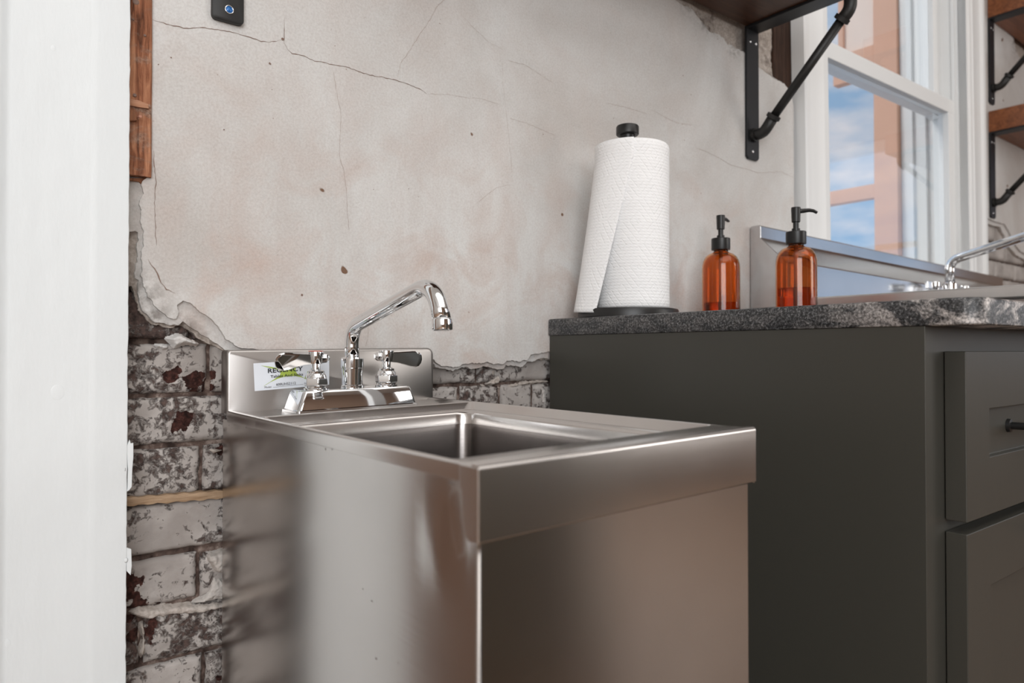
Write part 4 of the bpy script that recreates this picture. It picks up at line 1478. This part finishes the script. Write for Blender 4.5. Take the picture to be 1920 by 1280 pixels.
# ================================================================== paper towel holder + roll
tp = on_y(1174, 590, -.1035)
TX, TY = .6555, -.1040
hold = thing('towel_holder', 'black upright paper towel holder with round base and knob top', 'towel holder', (TX, TY, ZC))
bm = bmesh.new()
lathe(bm, [(0, 0), (.085, 0), (.0868, .0012), (.0868, .0125), (.0855, .0148), (.082, .0155), (0, .0155)], n=72)
obj('base', bm, BLACK, hold, auto=35)
ztop = on_x(1171, 226, TX)  # only a check value
bm = bmesh.new(); lathe(bm, [(.0065, .0155), (.0065, .290), (.0128, .2905), (.0128, .323)], n=28)
obj('rod', bm, BLACK, hold, auto=35)
bm = bmesh.new(); lathe(bm, [(.0128, .3205), (.0185, .3210), (.0198, .3225), (.0198, .3350), (.0185, .3370), (.0120, .3376), (0, .3376)], n=40)
obj('knob', bm, BLACK, hold, auto=35)

roll = thing('paper_towel_roll', 'white embossed paper towel roll with loose sheet hanging at its left', 'paper towel', (TX + .0065, TY - .005, ZC + .0158))
RR, RH = .0635, .2845


def uvgrid(name, P, nu, nv, U, V, mat, parent, wrap=False, thick=0.0):
    """P(i,j)->pos; U(i) V(j) in metres"""
    bm = bmesh.new(); uvl = bm.loops.layers.uv.new('UVMap')
    g = [[bm.verts.new(P(i, j)) for i in range(nu + 1)] for j in range(nv + 1)]
    for j in range(nv):
        for i in range(nu):
            f = bm.faces.new((g[j][i], g[j][i + 1], g[j + 1][i + 1], g[j + 1][i]))
            for lp, (a, b) in zip(f.loops, ((i, j), (i + 1, j), (i + 1, j + 1), (i, j + 1))):
                lp[uvl].uv = (U(a), V(b))
    if wrap: bmesh.ops.remove_doubles(bm, verts=bm.verts, dist=1e-5)
    bmesh.ops.recalc_face_normals(bm, faces=bm.faces)
    o = obj(name, bm, mat, parent, smooth=True)
    if thick:
        m_ = o.modifiers.new('solid', 'SOLIDIFY'); m_.thickness = thick; m_.offset = 0
    return o


prof = [(.020, 0.004), (.020, .0), (RR - .004, 0), (RR - .0015, .0012), (RR, .005)] + [(RR + .0002 * math.sin(k * 1.3), .005 + (RH - .012) * k / 40) for k in range(1, 41)] + [(RR - .0008, RH - .004), (RR - .0030, RH - .0012), (RR - .0065, RH), (.020, RH), (.020, RH - .004)]
acc = [0]
for a, b in zip(prof, prof[1:]): acc.append(acc[-1] + math.dist(a, b))
NU = 96
uvgrid('roll', lambda i, j: ((prof[j][0] + (.0005 * math.sin(3 * 2 * PI * i / NU + j * .1) if prof[j][0] > .05 else 0)) * math.cos(2 * PI * i / NU), (prof[j][0]) * math.sin(2 * PI * i / NU), prof[j][1]), NU, len(prof) - 1,
       lambda i: i / NU * .406, lambda j: acc[j], TOWEL, roll, wrap=True)
bm = bmesh.new(); lathe(bm, [(.0195, .001), (.0212, .001), (.0212, RH - .001), (.0195, RH - .001), (.0195, .001)], n=40, closed=True)
obj('cardboard_core', bm, CARD, roll, auto=40)
# outer sheet: wraps round the left of the roll, coming loose towards the bottom
er = Vector((math.cos(YAW), -math.sin(YAW), 0)); ef = Vector((math.sin(YAW), math.cos(YAW), 0))


def sheet_pt(s, v):
    ph = math.radians(95 + (263 - 95) * s)
    rt_ = RR + .0016
    A = Vector((rt_ * math.cos(ph), rt_ * math.sin(ph), 0))
    # bottom path: cubic from the back of the roll, out to the left and forward to the free edge
    p = [Vector((-.020, .062, 0)), Vector((-.088, .052, 0)), Vector((-.139, -.010, 0)), Vector((-.0715, -.058, 0))]
    t = s
    B = p[0] * (1 - t) ** 3 + p[1] * 3 * t * (1 - t) ** 2 + p[2] * 3 * t * t * (1 - t) + p[3] * t ** 3
    w = max(0.0, 1 - v / .90) ** 1.0
    q = A * (1 - w) + B * w
    if q.length < rt_: q = q.normalized() * rt_
    zz_ = v * (RH - .001) - .0085 * (1 - v) * s
    return er * q.x + ef * q.y + Vector((0, 0, zz_ + (.0 if s < .5 else 0)))


uvgrid('loose_sheet', lambda i, j: sheet_pt(i / 40, j / 50), 40, 50, lambda i: i / 40 * .20 + .031, lambda j: j / 50 * RH, TOWEL, roll, thick=.0007)

# ================================================================== soap bottles
AMBER = m_glass('amber_glass', (0.82, 0.345, 0.125), 0.0, 1.45)
LIQ = m_glass('soap_liquid', (0.80, 0.42, 0.22), 0.0, 1.36)


def bottle(name, label, loc, level, spin, dip):
    b = thing(name, label, 'soap dispenser', loc, 'amber soap dispensers')
    ro = .0372
    outer = [(0, .0015), (.028, .0), (.034, .0012), (.0368, .006), (ro, .012), (ro, .108), (.0368, .116), (.0350, .124), (.0310, .1320), (.0250, .1375), (.0180, .1405), (.0142, .1425), (.0135, .146), (.0135, .153)]
    th = .0022
    inner = [(.0113, .153), (.0113, .144), (.0150, .1385), (.0230, .1350), (.0285, .1300), (.0325, .1230), (.0344, .115), (ro - th, .107), (ro - th, .013), (.0340, .008), (.030, .005), (0, .0045)]
    bm = bmesh.new(); lathe(bm, outer + inner, n=56, closed=True)
    obj('glass_body', bm, AMBER, b, auto=50)
    liq = [(0, .0050), (.0295, .0054), (.0335, .0085), (ro - th - .0004, .014), (ro - th - .0004, level), (0, level)]
    bm = bmesh.new(); lathe(bm, liq, n=56, closed=True)
    obj('liquid_soap', bm, LIQ, b, auto=50)
    bm = bmesh.new(); lathe(bm, [(.0040, .012), (.0040, .150)], n=14)
    obj('dip_tube', bm, m_simple('tube_plastic', (.5, .4, .3), .4), b, smooth=True)
    bm = bmesh.new(); lathe(bm, [(.0136, .1465), (.0182, .1465), (.0185, .1475), (.0185, .1690), (.0176, .1700), (.0090, .1702), (.0075, .1712), (.0075, .1760), (.0052, .1762), (.0052, .1880)], n=40)
    obj('collar', bm, BLACK, b, auto=30)
    bm = bmesh.new(); lathe(bm, [(.0068, .1880), (.0078, .1888), (.0086, .2140), (.0082, .2165), (0, .2172)], n=32)
    hd = obj('pump_head', bm, BLACK, b, auto=30)
    d = Vector((math.cos(spin), math.sin(spin), 0))
    pth = [Vector((0, 0, .2095)), d * .012 + Vector((0, 0, .2100)), d * .026 + Vector((0, 0, .2115 + dip * .3)), d * .034 + Vector((0, 0, .2105 + dip * .2)), d * .041 + Vector((0, 0, .2070 + dip))]
    obj('nozzle', sweep(bmesh.new(), pth, [.0048, .0044, .0036, .0032, .0028], 14), BLACK, hd, smooth=True)
    return b


bottle('soap_dispenser', 'amber glass soap bottle with black pump, nearer the paper towel roll', (.945, -.088, ZC), .040, math.atan2(er.y, er.x) + .9, .004)
bottle('soap_dispenser', 'amber glass soap bottle with black pump, beside the end of the large sink', (.990, -.2250, ZC), .062, math.atan2(er.y, er.x) + .05, 0)

# ================================================================== large sink
ls = thing('compartment_sink', 'large stainless steel sink with sloped backsplash under the window', 'sink', (1.175, 0, 0))
LW = 2.68 - 1.175
def sl(x): return -.0166 * x
zt2 = 1.145
bm = bmesh.new()
P2 = [(-.003, zt2 - .004), (-.006, zt2), (-.027, zt2), (-.030, zt2 - .003), (-.030, zt2 - .030), (-.0875, 1.060), (-.0885, 1.056), (-.0885, .955), (-.003, .955)]
prism(bm, P2, lambda u, v: (0, u, v), lambda u, v: (LW, u, v + sl(LW) * (1 if v > 1.0 else .3)))
obj('backsplash', bm, STEEL_FAR, ls, bevel=.0012)
# rim frame with two bowls behind it
bm = bmesh.new()
zr = .9725
def rimbar(x0, x1, y0, y1):
    box(bm, x0, x1, y0, y1, zr - .0235, zr)
rimbar(0.003, .030, -.740, -.088); rimbar(LW - .03, LW, -.740, -.088); rimbar(.030, LW - .03, -.740, -.712)
obj('rim', bm, m_steel('satin_steel_rim', 0.42, (0.80, 0.79, 0.78), 0.0), ls, bevel=.004, seg=3)
bm = bmesh.new()
bowls = [(.06, LW / 2 - .03), (LW / 2 + .03, LW - .06)]
box(bm, .028, LW - .028, -.180, -.088, .944, .9620)
box(bm, .028, .06, -.714, -.180, .944, .958); box(bm, LW / 2 - .03, LW / 2 + .03, -.714, -.180, .944, .958); box(bm, LW - .06, LW - .028, -.714, -.180, .944, .958); box(bm, .06, LW - .06, -.714, -.69, .944, .958)
obj('deck', bm, STEEL_FAR, ls)
for a, b in bowls:
    bm = bmesh.new()
    loft(bm, [[(x, y, .958) for x, y in rrect(a, b, -.69, -.18, .03)], [(x, y, .70) for x, y in rrect(a + .004, b - .004, -.686, -.184, .03)], [(x, y, .665) for x, y in rrect(a + .03, b - .03, -.66, -.21, .03)]], cap1=True)
    obj('bowl', bm, STEEL_FAR, ls, auto=50)
for x in (.045, LW - .045):
    for y in (-.68, -.12):
        obj('leg', sweep(bmesh.new(), [(x, y, 0), (x, y, .03), (x, y, .031), (x, y, .944)], [.014, .014, .020, .020], 20), STEEL_FAR, ls, auto=40)

# ---- its faucet
f2 = thing('bridge_faucet', 'chrome faucet with long straight spout on the large sink deck', 'faucet', (1.94, -.135, .9622))
def f2h(cx):
    h = bpy.data.objects.new('handle', None); link(h, f2); h.location = (cx, 0, 0)
    obj('collar', lathe(bmesh.new(), [(.022, -.0005), (.022, .006), (.016, .010), (.0155, .040), (.012, .046), (.0075, .048), (.0075, .058)], n=28), CHROME, h, auto=35)
    obj('hub', lathe(bmesh.new(), [(.010, .056), (.0115, .058), (.0145, .080), (.013, .084), (0, .085)], n=28), CHROME, h, auto=35)
    bm = bmesh.new()
    box(bm, -.052 if cx < 0 else .006, -.006 if cx < 0 else .052, -.004, .004, .062, .084)
    obj('lever', bm, CHROME, h, bevel=.003, seg=3)
f2h(-.102); f2h(.100)
obj('bridge', sweep(bmesh.new(), [(-.102, 0, .022), (.100, 0, .022)], .011, 18), CHROME, f2, smooth=True)
obj('spout_nut', lathe(bmesh.new(), [(.022, 0), (.022, .006), (.0165, .010), (.0165, .064), (.019, .066), (.019, .084), (.0135, .088)], n=28), CHROME, f2, auto=35)
p2 = [(0, 0, .080), (0, 0, .150), (0, -.17, .193), (0, -.36, .240), (0, -.40, .205)]
obj('spout', sweep(bmesh.new(), arc_path(p2, [.035, .01, .03], 8), .0125, 22), CHROME, f2, smooth=True)

# ================================================================== shelves and brackets
def make_bracket(loc, label, group=None):
    b = thing('shelf_bracket', label, 'bracket', loc, group)
    w = .0235
    bm = bmesh.new()
    bp = [(-w, .306), (-w, .006), (-w + .006, 0), (w - .006, 0), (w, .006), (w, .306)]
    prism(bm, bp, lambda u, v: (u, -.0068, v), lambda u, v: (u, -.0004, v))
    obj('wall_bar', bm, BARM, b, bevel=.0008)
    obj('arm', boxbm(-w, w, -.272, -.0068, .2995, .3060), BARM, b, bevel=.0008)
    # elbows and pipe
    z0 = .056
    P = [Vector((0, -.0068, z0)), Vector((0, -.034, z0)), Vector((0, -.062, z0 + .034))]
    obj('elbow', sweep(bmesh.new(), arc_path(P, [.024], 8), .0125, 20), IRON, b, smooth=True)
    d = (P[2] - P[1]).normalized()
    Q = [Vector((0, -.236, .2995)), Vector((0, -.236, .268)), None]
    top = Vector((0, -.214, .240))
    dd = (Vector((0, -.236, .268)) - Vector((0, -.062, z0 + .034)))
    dn = dd.normalized()
    c0 = Vector((0, -.062, z0 + .034))
    obj('collar', sweep(bmesh.new(), [c0 - d * .010, c0 - d * .009, c0 - d * .001, c0], [.0125, .0160, .0160, .0135], 20), IRON, b, auto=35)
    obj('collar', sweep(bmesh.new(), [Vector((0, -.0070, z0)), Vector((0, -.0072, z0)), Vector((0, -.0150, z0)), Vector((0, -.0155, z0))], [.0125, .0158, .0158, .0130], 20), IRON, b, auto=35)
    c1 = Vector((0, -.236, .268)) - dn * .030
    obj('pipe', sweep(bmesh.new(), [c0 - d * .004, c1 + dn * .006], .0098, 20), IRON, b, smooth=True)
    P = [c1, Vector((0, -.236, .264)), Vector((0, -.236, .2995))]
    obj('elbow', sweep(bmesh.new(), arc_path(P, [.030], 8), .0128, 20), IRON, b, smooth=True)
    obj('collar', sweep(bmesh.new(), [c1 - dn * .001, c1, c1 + dn * .009, c1 + dn * .0095], [.0130, .0165, .0165, .0130], 20), IRON, b, auto=35)
    obj('collar', sweep(bmesh.new(), [Vector((0, -.236, .2890)), Vector((0, -.236, .2895)), Vector((0, -.236, .2990)), Vector((0, -.236, .2994))], [.0130, .0165, .0165, .0130], 20), IRON, b, auto=35)
    for x, z in ((-.002, .018), (-.010, .272), (.012, .272)):
        o = obj('screw', lathe(bmesh.new(), [(0, .0022), (.0030, .0017), (.0045, 0)], n=14), CHROME, b, smooth=True)
        o.location = (x, -.0067, z); o.rotation_euler = (PI / 2, 0, 0)
    return b


def copy_tree(o, parent=None):
    c = o.copy(); COL.objects.link(c); c.parent = parent
    for ch in list(o.children): copy_tree(ch, c)
    return c


br = make_bracket((1.183, 0, 1.3000), 'black pipe and flat-bar bracket under the dark shelf left of the window', 'pipe shelf brackets')
b2 = copy_tree(br); b2.location = (2.668, 0, 1.3340)
b2['label'] = 'lower black pipe bracket on the wall right of the window'
b3 = copy_tree(br); b3.location = (2.668, 0, 1.7460)
b3['label'] = 'upper black pipe bracket on the wall right of the window'


SHELFD = m_stain('dark_walnut_shelf', (0.055, 0.022, 0.011), (0.13, 0.055, 0.028), 0.40, 3.0, (0, 0, 0), (1.5, 22, 22), 0.5, 0.1)


def shelf(x0, x1, z, label, th=.075, mat=SHELFW):
    o = obj('wall_shelf', boxbm(0, x1 - x0, -.285, -.0005, 0, th), mat, None, bevel=.0025, seg=3)
    o.location = (x0, 0, z)
    return tag(o, label, 'shelf', 'stained wooden wall shelves')


shelf(.10, 1.207, 1.6063, 'dark stained wooden shelf seen from below above the paper towel roll', .045, SHELFD)
shelf(2.6445, 3.70, 1.6403, 'orange-brown wooden shelf right of the window, lower of two')
shelf(2.6445, 3.70, 2.0523, 'orange-brown wooden shelf right of the window, upper of two')

# ================================================================== small black device on the wall
dv = thing('wall_holder', 'slim black wall-mounted device with round blue button, high on the plaster', 'device', (.0060, 0, 1.2865))
bm = bmesh.new()
w = .0200
lo = [[(x, -.0004, z) for x, z in rrect(-w, w, 0, .13, .006, 6)], [(x, -.0062, z) for x, z in rrect(-w, w, 0, .13, .006, 6)], [(x, -.0075, z) for x, z in rrect(-w + .0015, w - .0015, .0015, .1285, .005, 6)]]
loft(bm, lo, True, True)
obj('body', bm, m_simple('matt_black', (.018, .018, .018), .55), dv, auto=40)
o = obj('lens_ring', lathe(bmesh.new(), [(.0044, .0), (.0058, .0002), (.0056, .0008), (.0046, .0009), (.0044, .0)], n=28, closed=True), CHROME, dv, smooth=True)
o.location = (.0010, -.0076, .0155); o.rotation_euler = (PI / 2, 0, 0)
o = obj('button', lathe(bmesh.new(), [(0, .0007), (.0046, .0006), (.0047, 0)], n=28), m_simple('blue_button', (.02, .14, .42), .25, .2), dv, smooth=True)
o.location = (.0010, -.0075, .0155); o.rotation_euler = (PI / 2, 0, 0)
o['label'] = 'round blue button'

# ================================================================== opposite side of the room (mirrored in the steel)
isl = thing('kitchen_island', 'dark olive-grey island cabinet across the aisle, mirrored in the steel sink front', 'cabinet', (0.34, -1.50, 0))
obj('body', boxbm(0, .62, -.85, 0, .10, .90), m_paint('lifted_olive_paint', (0.22, 0.21, 0.175), 0.5, 0.03, 60, 0.4), isl, bevel=.003)  # cabinet olive lightened in colour to offset the unlit front
obj('top', boxbm(-.03, .67, -.88, .03, .90, .935), GRAN, isl, bevel=.003)
obj('toe_kick', boxbm(.05, .59, -.80, -.05, 0, .10), BLACK, isl)
